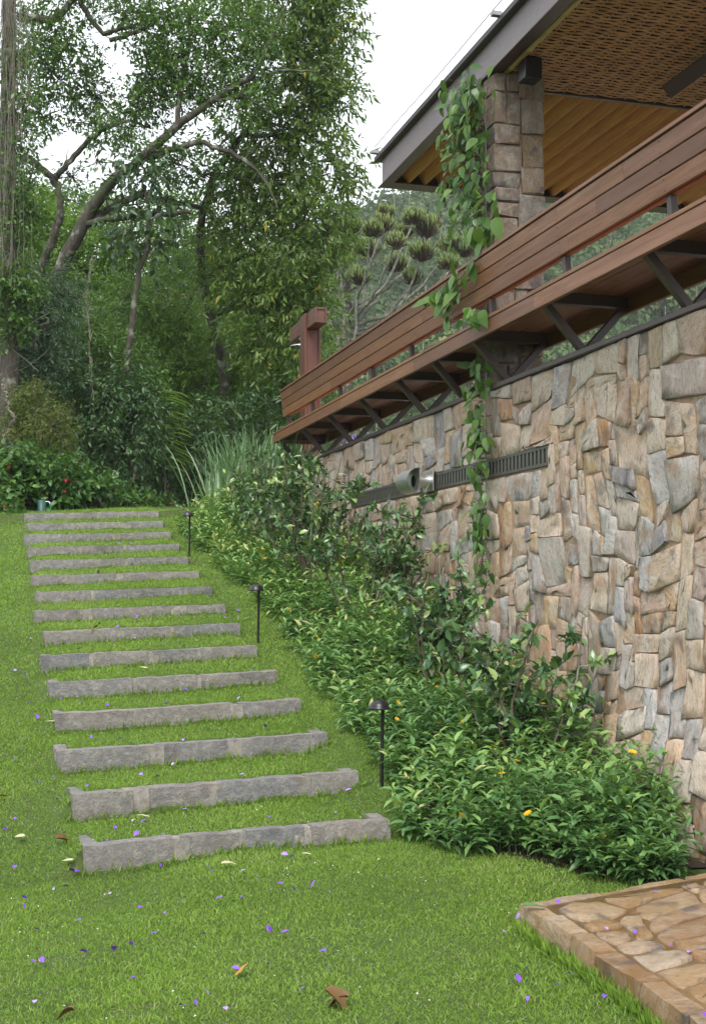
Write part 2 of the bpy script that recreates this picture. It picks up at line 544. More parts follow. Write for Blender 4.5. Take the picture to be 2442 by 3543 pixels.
M['step_mortar'] = stone('step_mortar', [(0, (.225, .215, .195)), (1, (.26, .235, .205))], (1, 1, 1), .3, .016, .25, 0, 1, .35, .15)
M['pave_stone'] = stone('paving_gneiss', [(0, (.30, .18, .075)), (.4, (.40, .28, .16)), (.7, (.27, .145, .055)), (1, (.45, .36, .26))], (1.2, 2.6, 1), .7, .018, .7, .5, vein=.3, pink=.08)
M['mortar'] = stone('wall_mortar', [(0, (.33, .225, .14)), (1, (.36, .25, .155))], (1, 1, 1), .5, .012, .3, vein=.2)
M['pave_mortar'] = stone('paving_mortar', [(0, (.235, .125, .035)), (1, (.255, .14, .042))], (1, 1, 1), .35, .016, .2, .5, vein=.1, pink=0.0)

m, t, b = new_mat('lawn_soil'); M['ground'] = m
p = pos(t)
n1 = noise(t, p, 1.3, 4); n2 = noise(t, p, 40, 4)
c = ramp(t, n2, [(.3, (.028, .05, .010)), (.6, (.06, .10, .016)), (.8, (.10, .12, .03))])
c = mixc(t, maprange(t, n1, .5, .72, 0, .5), c, (.07, .075, .025))
t.links.new(c, b.inputs['Base Color']); b.inputs['Roughness'].default_value = .95
bump(t, b, n2, .6, .02)

m, t, b = new_mat('woven_strip'); M['woven'] = m
p = pos(t)
n1 = noise(t, mapping(t, p, (2.2, 40, 8)).outputs[0], 1.0, 4, .6)
c = ramp(t, n1, [(.3, (.22, .12, .055)), (.5, (.42, .24, .105)), (.72, (.55, .35, .16))])
t.links.new(c, b.inputs['Base Color']); b.inputs['Roughness'].default_value = .6
m, t, b = new_mat('bamboo'); M['bamboo'] = m
n1 = noise(t, mapping(t, pos(t), (9, 1.2, 9)).outputs[0], 1.0, 4)
c = ramp(t, n1, [(.3, (.30, .23, .09)), (.7, (.46, .36, .16))])
t.links.new(c, b.inputs['Base Color']); b.inputs['Roughness'].default_value = .4

# ================================================================== terrain
NS = 15
RISE, RUN = 0.1551, 0.66
SY = {i: 7.06 + RUN * (14 - i) for i in range(1, 16)}             # front face of each step, 15 = lowest
SZ = {i: 2.491 - RISE * i for i in range(1, 16)}                  # its top
SXL = {1: .316, 2: .342, 3: .30, 4: .321, 5: .327, 6: .319, 7: .344, 8: .314, 9: .367, 10: .324, 11: .354, 12: .364, 13: .343, 14: .397, 15: .414}
SXR = {1: 1.936, 2: 1.902, 3: 1.908, 4: 1.907, 5: 1.907, 6: 1.919, 7: 1.946, 8: 1.951, 9: 1.957, 10: 1.97, 11: 1.989, 12: 2.008, 13: 2.02, 14: 2.04, 15: 2.02}
TILT = 0.032                                                       # the treads rise a little to the right (per metre)
XM = 1.15


def slope_low(Y):
    """lawn beside the steps"""
    z = np.where(Y < SY[15], 0.0, (Y - SY[15]) * RISE / RUN)
    z = np.where(Y > SY[1] + .1, SZ[1] - .06 + (Y - SY[1] - .1) * .085, z)
    z = np.where(Y > 21, SZ[1] - .06 + (21 - SY[1] - .1) * .085 + (Y - 21) * .03, z)
    return z


def terrain(X, Y, stepped=True):
    X = np.asarray(X, float); Y = np.asarray(Y, float)
    lo = slope_low(Y)
    front = smooth01((Y - 4.6) / 1.8) * smooth01(X / 2.0) * .085
    up = smooth01((Y - 6.3) / .8) * (1 - smooth01((Y - 15.2) / 1.2))
    side = smooth01((X - 1.75) / .45)                              # the ground right of the steps lies higher
    z = lo - .03 * (1 - smooth01((X - .3) / 1.4)) * (1 - smooth01((Y - 6.35) / .1)) + front * (1 - smooth01((Y - 6.4) / 2) * .3) + up * side * .075
    z = z - .10 * np.clip(-X, 0, 6) * smooth01((Y - 5) / 6) - .03 * np.clip(-X, 0, 6)
    z = z + .012 * np.sin(X * 3.1 + Y * 1.7) + .008 * np.sin(X * 7.3 - Y * 5.1)
    if stepped:
        k = np.clip(np.floor((Y - SY[15]) / RUN), -1, 14).astype(int)
        i = 15 - k
        f = (Y - SY[15]) / RUN - k
        tread = 2.491 - RISE * i - .012 + (.028 + .042 * np.clip((15 - i) / 6.0, 0, 1) + .02 * (X - XM)) * np.clip(f, 0, 1) + TILT * (X - XM)
        inside = smooth01((X - .30) / .12) * (1 - smooth01((X - 1.82) / .22)) * (k >= 0) * (Y < SY[1] + RUN)
        z = np.where(inside > 0, z * (1 - inside) + tread * inside, z)
    # planted bed by the wall, the far side of the wall stays under the terrace
    # the wider land: falls away to the right of the house, then the valley's far slope
    far = np.clip((X - 9) / 25, 0, 1)
    z = z - smooth01(far) * 6
    dist = X * ST + Y * CT
    bear = X / np.maximum(Y, 30.0)
    hill = smooth01((dist - 55) / 170) * (58 - 26 * smooth01((.36 - bear) / .3) + 4 * np.sin(X / 37 + 1.0) + 2.5 * np.sin(X / 13 + .4))
    z = z + hill
    z = np.where(Y < -5, z * 0, z)
    return z


def ground_at(px, py):
    """photo pixel -> where its ray meets the ground"""
    lx, lz = (px - CX) / FPX, (HOR - py) / FPX
    d = np.linspace(3, 24, 4000)
    X = d * (lx * CT + ST); Y = d * (CT - lx * ST); Z = CAM_Z + lz * d
    g = terrain(X, Y)
    k = int(np.argmax(Z <= g))
    return np.array([X[k], Y[k], g[k]])


def axis_lines(lo, a, b, hi, fine, grow=1.25):
    mid = np.arange(a, b + 1e-6, fine)
    out, s, x = [], fine, b
    while x < hi:
        s = min(s * grow, 16); x += s; out.append(x)
    outl, s, x = [], fine, a
    while x > lo:
        s = min(s * grow, 16); x -= s; outl.append(x)
    return np.array(outl[::-1] + list(mid) + out)


gx = axis_lines(-420, -1.0, 3.7, 520, .07)
gy = axis_lines(-60, 2.6, 17.0, 520, .055)
GX, GY = np.meshgrid(gx, gy, indexing='ij')
GZ = terrain(GX, GY)
nx, ny = GX.shape
idx = np.arange(nx * ny).reshape(nx, ny)
quads = np.stack([idx[:-1, :-1], idx[1:, :-1], idx[1:, 1:], idx[:-1, 1:]], -1).reshape(-1, 4)
ground = obj('ground', mesh_np('ground', np.stack([GX, GY, GZ], -1).reshape(-1, 3), [quads], mat=M['ground'], smooth=True))
tag(ground, 'green lawn and wooded land sloping up beyond it', 'ground', kind='structure')

# soil of the planted bed
bx = np.linspace(2.34, 3.54, 16); by = np.linspace(5.45, 14.9, 80)
BX, BY = np.meshgrid(bx, by, indexing='ij')
edge = np.array([0.10 * math.sin(y * 2.1) + .06 * math.sin(y * 5.3) for y in by])
_bl = np.interp(by, [5.3, 5.5, 5.75, 6.0, 6.3, 6.6, 7, 8, 9.5, 11, 13, 14.5, 16], [3.0, 2.85, 2.60, 2.38, 2.17, 2.14, 2.24, 2.28, 2.36, 2.32, 2.24, 2.14, 2.12]) + .07 + edge * .5
BX[:] = _bl[None, :] + (3.54 - _bl)[None, :] * np.linspace(0, 1, 16)[:, None]
bi = np.arange(BX.size).reshape(BX.shape)
bq = np.stack([bi[:-1, :-1], bi[1:, :-1], bi[1:, 1:], bi[:-1, 1:]], -1).reshape(-1, 4)
tag(obj('soil_bed', mesh_np('soil_bed', np.stack([BX, BY, terrain(BX, BY) + .012], -1).reshape(-1, 3), [bq], mat=M['soil'], smooth=True)),
    'dark soil of the bed along the stone wall', 'soil', kind='structure')


# ================================================================== stone pieces
def pack_rects(nx, ny, blocked, ws, hs, r):
    """fills a grid of cells with rectangles of random size"""
    occ = blocked.copy(); out = []
    order = [(i, j) for j in range(ny) for i in range(nx)]
    for i, j in order:
        if occ[i, j]: continue
        w_, h_ = r.choice(ws), r.choice(hs)
        mw = 0
        while i + mw < nx and mw < w_ and not occ[i + mw, j]: mw += 1
        mh = 0
        while j + mh < ny and mh < h_ and not occ[i:i + mw, j + mh].any(): mh += 1
        # do not leave one-cell slivers to the right
        if i + mw < nx - 1 and not occ[i + mw, j] and (i + mw + 1 >= nx or occ[i + mw + 1, j]) and not occ[i + mw, j:j + mh].any(): mw += 1
        occ[i:i + mw, j:j + mh] = True
        out.append((i, j, mw, mh))
    return out


def piece_outline(i, j, w_, h_, warp, cell, o, gap, r, cut=.16):
    """warped rectangle as a ring of points (u, v), inset by the joint"""
    pts = []
    c = warp(np.array([(i, j), (i + w_, j), (i + w_, j + h_), (i, j + h_)], float) * cell + np.array(o))
    for k in range(4):
        a, b_ = c[k], c[(k + 1) % 4]
        for s in (0.0, .36, .68): pts.append(a + (b_ - a) * (s + (r.uniform(-.12, .12) if s else 0)))
    P = np.array(pts)
    ctr = P.mean(0)
    V = P - ctr
    # inset
    ln = np.linalg.norm(V, axis=1)[:, None]
    P = ctr + V * np.maximum(.5, 1 - gap / ln)
    # blunt the corners unevenly
    for k in range(0, 12, 3):
        P[k] = P[k] + (ctr - P[k]) * (r.uniform(.0, cut) if r.random() < .8 else r.uniform(cut, cut * 2.6))
    P += r.normal(0, cell * .03, P.shape)
    return P


def slab_stone(P, r, thick=.07, proud=.02, bulge=.012, lip=.012):
    """stone over outline P (n,2): coordinates (u, v, depth) with depth negative = towards the viewer"""
    n = len(P); c = P.mean(0)
    size = np.linalg.norm(P - c, axis=1).mean()
    tx, ty = r.normal(0, .035, 2)
    def dep(Q, base): return base + (Q - c) @ np.array([tx, ty])
    r0 = np.c_[P, np.full(n, thick)]
    r1 = np.c_[P, dep(P, -proud + lip + r.normal(0, .003, n))]
    Q = c + (P - c) * (1 - np.minimum(.4, lip * 1.5 / size)) + r.normal(0, .003, P.shape)
    r2 = np.c_[Q, dep(Q, -proud + r.normal(0, .004, n))]
    Q3 = c + (P - c) * .5 + r.normal(0, size * .07, P.shape)
    r3 = np.c_[Q3, dep(Q3, -proud - bulge * r.uniform(-1, 1, n))]
    V = np.concatenate([r0, r1, r2, r3, [[*c, -proud - bulge * r.uniform(-1, 1.0)]]])
    q = []
    for k in range(3):
        a = np.arange(n) + k * n; b_ = np.roll(np.arange(n), -1) + k * n
        q.append(np.stack([a, b_, b_ + n, a + n], -1))
    t_ = np.stack([np.arange(n) + 3 * n, np.roll(np.arange(n), -1) + 3 * n, np.full(n, 4 * n)], -1)
    return V, np.concatenate(q), t_


# ================================================================== stone retaining wall
WX, WTOP, WEND, WNEAR = 3.5, 2.87, 14.72, 2.6


def wall_bulge(Y, Z):
    return .13 * smooth01((6.85 - Y) / .22) * smooth01((1.05 - Z) / .9)


r_w = np.random.default_rng(21)
wall = empty('stone_retaining_wall', (WX, 9, 0), 'tall retaining wall of pinkish grey and rust split stone beside the bed', 'wall')
wl = np.array(wall.location)
cell = .050
nY = int((WEND - 3.6) / cell); nZ = int((WTOP + .35) / cell)
VENT_Y0, VENT_Y1, VENT_Z0, VENT_Z1 = 7.56, 12.35, 2.235, 2.37
blocked = np.zeros((nY, nZ), bool)
for j in range(nZ):
    zt = WTOP - j * cell; zb = zt - cell
    zm = (zt + zb) / 2
    for i in range(nY):
        ym = WEND - (i + .5) * cell
        if VENT_Y0 - .01 < ym < VENT_Y1 and VENT_Z0 - .0 < zm < VENT_Z1 + .0: blocked[i, j] = True
        if zt < float(terrain(3.3, ym, False)) - .12: blocked[i, j] = True
rects = pack_rects(nY, nZ, blocked, [2, 3, 3, 4, 5, 5, 6, 7, 8], [2, 3, 3, 4, 4, 5, 6], r_w)
hsh = {}


def warp_wall(Q):
    """moves grid corners; the top row, the end and the vent's edges stay straight"""
    out = Q.copy()
    for k, (u, v) in enumerate(Q):
        y, z = WEND - u, WTOP - v
        key = (round(u / cell * 6), round(v / cell * 6))
        if key not in hsh: hsh[key] = r_w.normal(0, .019, 2)
        keep = smooth01(np.array(min(v, u) / .1))
        if VENT_Y0 - .1 < y < VENT_Y1 + .1: keep = keep * smooth01(np.array((max(z - VENT_Z1, VENT_Z0 - z, 0)) / .1))
        du = .040 * math.sin(v * 3.1 + u * 1.3) + .016 * math.sin(v * 9 + u * 3.7)
        dv = .045 * math.sin(u * 2.9 + v * 1.9) + .018 * math.sin(u * 8.7 - v * 2.3)
        out[k] = (u + (du + hsh[key][0]) * keep, v + (dv + hsh[key][1]) * keep)
    return out


cands = []
for (i, j, w_, h_) in rects:
    P = piece_outline(i, j, w_, h_, warp_wall, cell, (0, 0), .0026, r_w, .035)
    V, q, tr = slab_stone(P, r_w, .08, r_w.uniform(.0, .022), r_w.uniform(.0, .006), .0032)
    Y = WEND - V[:, 0]; Z = WTOP - V[:, 1]
    Xw = WX + V[:, 2] - wall_bulge(Y, Z)
    W3 = np.c_[Xw, Y, Z]
    c = W3.mean(0)
    d = c[0] * ST + c[1] * CT
    cands.append((w_ * h_ / d ** 2.6 * (1 if c[1] > 4.6 else .01), W3, q[:, ::-1] if False else q, tr))
cands.sort(key=lambda x: -x[0])
rest = Soup()
for n, (a, W3, q, tr) in enumerate(cands):
    tint = random.random()
    if n < 296:
        c = W3.mean(0)
        me = mesh_np('stone', W3 - c, [q, tr], mat=M['wall_stone'], tint=np.full(len(W3), tint))
        obj('stone', me, wall, tuple(c - wl))
    else:
        rest.add(W3 - wl, q, tr, tint)
if rest.V:
    tag(obj('smaller_stones', rest.mesh('smaller_stones', M['wall_stone']), wall), kind='stuff')
# mortar body of the wall
my = np.linspace(WNEAR, WEND - .015, 90); mz = np.linspace(-.4, WTOP - .012, 30)
MY, MZ = np.meshgrid(my, mz, indexing='ij')
MX = WX + .0055 - wall_bulge(MY, MZ)
_invent = (MY > VENT_Y0) & (MY < VENT_Y1)
fV = np.stack([MX, MY, MZ], -1).reshape(-1, 3); bV = fV.copy(); bV[:, 0] = WX + .42
mi = np.arange(MY.size).reshape(MY.shape); nn = MY.size
fq = np.stack([mi[:-1, :-1], mi[:-1, 1:], mi[1:, 1:], mi[1:, :-1]], -1).reshape(-1, 4)
side = []
for e in (mi[0, :], mi[-1, :], mi[:, 0], mi[:, -1]):
    side.append(np.stack([e[:-1], e[1:], e[1:] + nn, e[:-1] + nn], -1))
obj('mortar', mesh_np('mortar', np.concatenate([fV, bV]) - wl, [fq, fq + nn, np.concatenate(side)], mat=M['mortar'], tint=np.full(2 * nn, .4)), wall)
# the wall goes on towards the viewer's right, outside the frame
cop = wbox('coping', WX - .035, WX + .44, WNEAR, WEND + .03, WTOP + .001, WTOP + .036, M['brown_metal'], wall, .004)
cop['label'] = 'dark brown coping strip along the wall top'

tf = tag(wbox('terrace_floor', WX + .43, 8.2, WNEAR, WEND + .3, 2.55, 2.82, M['wall_stone'], None, .0), 'raised terrace floor behind the bench', 'floor', kind='structure')

# ------------------------------------------------------------------ ventilation grille
vent = empty('ventilation_grille', (WX, (VENT_Y0 + VENT_Y1) / 2, VENT_Z0), 'long narrow olive grey louvred grille set in the stone wall', 'grille')
wbox('frame', WX - .012, WX + .018, VENT_Y0, VENT_Y1, VENT_Z1 - .022, VENT_Z1, M['vent'], vent, .002)
wbox('frame', WX - .012, WX + .018, VENT_Y0, VENT_Y1, VENT_Z0, VENT_Z0 + .022, M['vent'], vent, .002)
wbox('frame', WX - .012, WX + .018, VENT_Y0, VENT_Y0 + .022, VENT_Z0 + .022, VENT_Z1 - .022, M['vent'], vent, .002)
wbox('frame', WX - .012, WX + .018, VENT_Y1 - .022, VENT_Y1, VENT_Z0 + .022, VENT_Z1 - .022, M['vent'], vent, .002)
wbox('dark_back', WX - .002, WX + .0035, VENT_Y0 + .005, VENT_Y1 - .005, VENT_Z0 + .005, VENT_Z1 - .005, M['void'], vent, 0)
sl_bm = box_bm(-.004, .004, -.013, .013, -(VENT_Z1 - VENT_Z0 - .044) / 2, (VENT_Z1 - VENT_Z0 - .044) / 2)
sl_me = bpy.data.meshes.new('slat'); sl_bm.to_mesh(sl_me); sl_bm.free(); sl_me.materials.append(M['vent'])
ys = np.arange(VENT_Y0 + .06, VENT_Y1 - .04, .064)
for y in ys:
    s = obj('slat', sl_me, vent, (WX - .0075 - vent.location[0], y - vent.location[1], (VENT_Z1 - VENT_Z0) / 2))
    s.rotation_euler = (0, 0, R(8))

# ------------------------------------------------------------------ steel exhaust hood
hood = empty('exhaust_hood', (WX - .02, 9.92, 2.31), 'brushed steel exhaust pipe with curved hood on the stone wall', 'exhaust hood')
HL = np.array(hood.location)
wbox('flange_plate', WX - .036, WX - .026, 9.79, 10.05, 2.225, 2.40, M['steel'], hood, .002)
sp = Soup(); sp.tube([(WX - .03, 9.92, 2.31), (WX - .10, 9.92, 2.31), (WX - .16, 9.92, 2.31)], .055, 28)
obj('pipe', sp.mesh('pipe', M['steel'], True, HL), hood)
sp = Soup(); sp.tube([(WX - .151, 9.92, 2.31), (WX - .166, 9.92, 2.31)], .050, 28)
a = np.linspace(0, 2 * np.pi, 28, endpoint=False)
disc = np.c_[np.full(28, WX - .1665), 9.92 + .05 * np.cos(a), 2.31 + .05 * np.sin(a)]
sp.add(np.r_[disc, [[WX - .1665, 9.92, 2.31]]], tris=np.array([[k, (k + 1) % 28, 28] for k in range(28)]))
obj('pipe_mouth', sp.mesh('pipe_mouth', M['void'], False, HL), hood)
hy0, hy1, hr = 9.765, 10.085, .102
wbox('back_plate', WX - .164, WX - .160, hy0, hy1, 2.31 - hr, 2.31 + hr, M['steel'], hood, .0)
th = np.linspace(-math.pi / 2, math.pi / 2, 19)
shell = Soup()
for rr in (1.0, .965):
    prof = np.c_[WX - .162 - .108 * rr * np.cos(th), 2.31 + hr * rr * np.sin(th)]
    A = np.c_[prof[:, 0], np.full(19, hy0), prof[:, 1]]; B = np.c_[prof[:, 0], np.full(19, hy1), prof[:, 1]]
    V = np.concatenate([A, B]); k = np.arange(18)
    shell.add(V, np.stack([k, k + 1, k + 20, k + 19], -1))
for o_ in (0, 19):
    k = np.arange(18) + o_
    shell.Q.append(np.stack([k, k + 1, k + 39, k + 38], -1))
obj('hood_shell', shell.mesh('hood_shell', M['steel'], True, HL), hood)

# ================================================================== grass steps with stone fronts
ORD = {15: 'lowest', 14: 'second', 13: 'third', 12: 'fourth', 11: 'fifth', 10: 'sixth', 9: 'seventh', 8: 'eighth', 7: 'ninth', 6: 'tenth', 5: 'eleventh', 4: 'twelfth', 3: 'thirteenth', 2: 'fourteenth', 1: 'topmost'}
r_s = np.random.default_rng(5)


def rough_block(L, T, H, r, amp=.010, nl=10, nt=2, nh=5):
    """split stone block L x T x H centred in x,y, top at z=0, rough front (-y) and uneven top edge"""
    def face(fu, fv, nu, nv):
        u, v = np.meshgrid(np.linspace(0, 1, nu + 1), np.linspace(0, 1, nv + 1), indexing='ij')
        return fu, u, v
    V, Q, n = [], [], 0
    faces = [  # origin, eu, ev, nu, nv
        ((-L / 2, -T / 2, -H), (L, 0, 0), (0, 0, H), nl, nh), ((L / 2, T / 2, -H), (-L, 0, 0), (0, 0, H), nl, nh),
        ((-L / 2, -T / 2, 0), (L, 0, 0), (0, T, 0), nl, nt), ((-L / 2, T / 2, -H), (0, -T, 0), (0, 0, H), nt, nh),
        ((L / 2, -T / 2, -H), (0, T, 0), (0, 0, H), nt, nh)]
    for o, eu, ev, nu, nv in faces:
        u, v = np.meshgrid(np.linspace(0, 1, nu + 1), np.linspace(0, 1, nv + 1), indexing='ij')
        P = np.array(o)[None, None] + u[..., None] * np.array(eu) + v[..., None] * np.array(ev)
        ii = np.arange(u.size).reshape(u.shape) + n
        Q.append(np.stack([ii[:-1, :-1], ii[1:, :-1], ii[1:, 1:], ii[:-1, 1:]], -1).reshape(-1, 4))
        V.append(P.reshape(-1, 3)); n += u.size
    V = np.concatenate(V)
    s = r.uniform(0, 100)
    K = V * np.array([9, 30, 22]) + s
    front = np.clip((T / 2 - V[:, 1]) / T, 0, 1)
    V2 = V.copy()
    V2[:, 1] += amp * vnoise(K, 3) * (.3 + front)
    top = np.clip((V[:, 2] + H) / H, 0, 1) ** 4
    V2[:, 2] += top * .005 * vnoise(np.c_[V[:, 0] * 11 + s, np.zeros(len(V)), np.zeros(len(V))], 4)
    V2[:, 0] += .006 * vnoise(K + 9, 5)
    # worn arris
    V2[:, 1] += np.where((V[:, 2] > -1e-6) & (V[:, 1] < -T / 2 + 1e-6), .008, 0)
    return V2, np.concatenate(Q)


for i in range(15, 0, -1):
    xl, xr, y0, zt = SXL[i], SXR[i], SY[i], SZ[i]
    st = empty('garden_step', ((xl + xr) / 2, y0, zt - .16),
               {15: 'lowest stone-fronted grass step, its right end under the leafy bed', 1: 'topmost stone-fronted grass step, beside the green standpipe'}.get(i, '%s stone-fronted grass step counted from the bottom of the stairs' % ORD[i]),
               'step', 'stone-fronted grass steps')
    sl = np.array(st.location)
    nb = 3 if r_s.random() < .75 else 4
    cuts = np.sort(np.linspace(0, 1, nb + 1)[1:-1] + r_s.uniform(-.07, .07, nb - 1))
    xs = [xl] + [xl + (xr - xl) * c for c in cuts] + [xr]
    for k in range(nb):
        a0, a1 = xs[k] + (.018 if k else 0), xs[k + 1] - (.018 if k < nb - 1 else 0)
        L = a1 - a0; xc = (a0 + a1) / 2
        V, q = rough_block(L, .10, .30, r_s, .007, max(8, int(L / .045)))
        me = mesh_np('stone_block', V, [q], mat=M['step_stone'], tint=np.full(len(V), r_s.random()))
        o = obj('stone_block', me, st, (xc - sl[0], y0 + .05 + r_s.uniform(-.006, .006) - sl[1], zt + TILT * (xc - XM) + r_s.uniform(-.0025, .0025) - sl[2]))
        o.rotation_euler = (r_s.normal(0, .02), -math.atan(TILT), r_s.normal(0, .012))
        if k < nb - 1:
            V, q = rough_block(r_s.uniform(.08, .15), .094, .29, r_s, .007, 4)
            me = mesh_np('mortar_joint', V, [q], mat=M['step_mortar'], tint=np.full(len(V), r_s.random()))
            obj('mortar_joint', me, st, (a1 + .018 - sl[0], y0 + .0505 - sl[1], zt + TILT * (a1 - XM) - .003 - sl[2]))
    for xe, yy, nm in ((xl + .035, .21, 'end_stone'), (xr - .035, .17, 'end_stone')):
        V, q = rough_block(.075, .22 if xe < 1 else .14, .28, r_s, .006, 2, 5)
        me = mesh_np(nm, V, [q], mat=M['step_stone'], tint=np.full(len(V), r_s.random()))
        obj(nm, me, st, (xe - sl[0], y0 + .1 + (.11 if xe < 1 else .07) - sl[1], zt + TILT * (xe - XM) - .004 - sl[2]))

# ================================================================== paved stone landing, near right
r_p = np.random.default_rng(9)
pv = empty('stone_paving', (2.75, 4.0, 0), 'low landing paved with wet ochre flagstones at the foot of the wall', 'paving')
PL = np.array(pv.location)
PT = .112


def pave_edge_y(x): return 4.82 + (x - 2.10) * .285


def pave_edge_x(y): return 2.055 + (y - 3.39) * .034


cellp = .06
npx, npy = 23, 42
bl = np.zeros((npx, npy), bool)
rp = pack_rects(npx, npy, bl, [2, 3, 4, 5, 6, 7], [2, 2, 3, 3, 4], r_p)
hp = {}


def warp_pave(Q):
    out = Q.copy()
    for k, (u, v) in enumerate(Q):
        key = (round(u * 90), round(v * 90))
        if key not in hp: hp[key] = r_p.normal(0, .016, 2)
        kx = float(smooth01(np.array(u / .1))); ky = float(smooth01(np.array(v / .1)))
        uu = u + (.05 * math.sin(v * 6 + u * 2) + hp[key][0]) * kx
        vv = v + (.05 * math.sin(u * 5.3 + v * 1.5) + hp[key][1]) * ky
        out[k] = (uu, vv)
    return out


for (i, j, w_, h_) in rp:
    P = piece_outline(i, j, w_, h_, warp_pave, cellp, (0, 0), .008, r_p, .16)
    V, q, tr = slab_stone(P, r_p, .05, r_p.uniform(.002, .011), .006, .006)
    u, v = V[:, 0], V[:, 1]
    x = 2.06 + .10 + u
    y = pave_edge_y(2.16 + u) - .07 - v + 0 * u
    x = x + (pave_edge_x(y) - 2.055)
    W3 = np.c_[x, y, PT - V[:, 2]]
    if W3[:, 0].max() > 3.46: W3[:, 0] = np.minimum(W3[:, 0], 3.46)
    c = W3.mean(0)
    me = mesh_np('flagstone', W3 - c, [q, tr], mat=M['pave_stone'], tint=np.full(len(W3), random.random()))
    obj('flagstone', me, pv, tuple(c - PL))
# edge stones along the lawn
y = pave_edge_y(2.1)
yy = 4.86
while yy > 1.6:
    L = r_p.uniform(.22, .42)
    V, q = rough_block(L - .012, .09, .26, r_p, .012, 8)
    me = mesh_np('edge_stone', V, [q], mat=M['pave_stone'], tint=np.full(len(V), r_p.random()))
    o = obj('edge_stone', me, pv, (pave_edge_x(yy - L / 2) + .045 + r_p.uniform(-.01, .01) - PL[0], yy - L / 2 - PL[1], PT + r_p.uniform(-.012, .006)))
    o.rotation_euler = (0, 0, R(-90) + r_p.normal(0, .03) - .034)
    yy -= L
xx = 2.14
while xx < 3.36:
    L = min(r_p.uniform(.25, .5), 3.46 - xx)
    V, q = rough_block(L - .01, .07, .24, r_p, .016, 8)
    me = mesh_np('edge_stone', V, [q], mat=M['pave_stone'], tint=np.full(len(V), r_p.random()))
    o = obj('edge_stone', me, pv, (xx + L / 2 - PL[0], pave_edge_y(xx + L / 2) + r_p.uniform(-.01, .015) - .01 - PL[1], PT + r_p.uniform(-.012, .004)))
    o.rotation_euler = (0, 0, math.pi + math.atan(.285) + r_p.normal(0, .03))
    xx += L
sv = np.array([(2.09, 1.4), (3.52, 1.4), (3.52, pave_edge_y(3.52) - .03), (2.14, pave_edge_y(2.14) - .03)])
sV = np.r_[np.c_[sv, np.full(4, PT - .004)], np.c_[sv, np.full(4, -.3)]] - PL
obj('mortar_bed', mesh_np('mortar_bed', sV, [np.array([[0, 1, 2, 3], [0, 4, 5, 1], [1, 5, 6, 2], [2, 6, 7, 3], [3, 7, 4, 0]])], mat=M['pave_mortar'], tint=np.full(8, .5)), pv)

# ================================================================== stone column
r_c = np.random.default_rng(31)
CXL, CY0, CW = 3.52, 8.60, .40
column = empty('stone_column', (CXL + CW / 2, CY0 + CW / 2, 2.82), 'square rough stone column carrying the roof, vine on its side', 'column')
cl = np.array(column.location)


def jit_block(x0, x1, y0, y1, z0, z1, r, j=.007):
    bm = box_bm(x0, x1, y0, y1, z0, z1, 0)
    bmesh.ops.bevel(bm, geom=list(bm.edges), offset=min(.009, (z1 - z0) * .15), segments=1, profile=.5, affect='EDGES')
    for v in bm.verts:
        v.co.x += r.normal(0, j); v.co.y += r.normal(0, j); v.co.z += r.normal(0, j * .6)
    return bm


g = .004
for a in range(2):
    for (ya, yb) in ((0, .20), (.20, CW)):
        z = 2.83
        while z < 5.225:
            h = r_c.uniform(.08, .27)
            if 5.225 - z < h + .07: h = 5.225 - z
            dx = r_c.uniform(-.004, .004)
            mid_x = .19 + .03 * math.sin(z * 3.1)
            xa, xc_ = (0, mid_x + dx) if a == 0 else (mid_x + dx, CW)
            cutx = [(xa, xc_)] if r_c.random() < .62 else [(xa, (xa + xc_) / 2), ((xa + xc_) / 2, xc_)]
            for (x0, x1) in cutx:
                x0, x1 = CXL + x0 + g, CXL + x1 - g
                c = np.array([(x0 + x1) / 2, CY0 + (ya + yb) / 2, z + h / 2])
                bm = jit_block(x0 - c[0] + (r_c.uniform(-.012, .006) if x0 < CXL + .02 else 0), x1 - c[0], CY0 + ya + g - c[1] - r_c.uniform(-.004, .016) * (ya == 0), CY0 + yb - g - c[1], -h / 2 + g, h / 2 - g, r_c, .0065)
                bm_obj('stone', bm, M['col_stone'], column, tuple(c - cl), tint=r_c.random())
            z += h
wbox('mortar', CXL + .024, CXL + CW - .024, CY0 + .026, CY0 + CW - .018, 2.8, 5.235, M['mortar'], column, 0, .4)

# ================================================================== terrace roof
RX0, RX1, RYN, RYF = 3.5, 8.0, 1.6, 11.33
ZF, ZT = 5.24, 5.46
roof = empty('terrace_roof', (RX0, 8.9, ZF), 'flat terrace roof with grey brown steel fascia, woven ceiling and wooden louvres', 'roof')
rl = np.array(roof.location)
wbox('fascia', RX0, RX0 + .012, RYN, RYF, ZF + .004, ZT, M['fascia'], roof, 0)
wbox('bottom_flange', RX0 - .003, RX0 + .096, RYN, RYF + .11, ZF - .008, ZF + .003, M['brown_metal'], roof, .001)
wbox('far_fascia', RX0 + .013, RX1, RYF - .012, RYF, ZF + .004, ZT, M['brown_metal'], roof, 0)
wbox('far_flange', RX0 + .097, RX1, RYF - .07, RYF + .11, ZF - .007, ZF + .003, M['brown_metal'], roof, .001)
wbox('drip_edge', RX0 - .055, RX0 + .3, RYN, RYF + .09, ZT + .001, ZT + .05, M['dark_metal'], roof, .006)
wbox('roof_slab', RX0 + .3005, RX1 + .1, RYN, RYF + .09, ZT + .001, ZT + .06, M['dark_metal'], roof, 0)
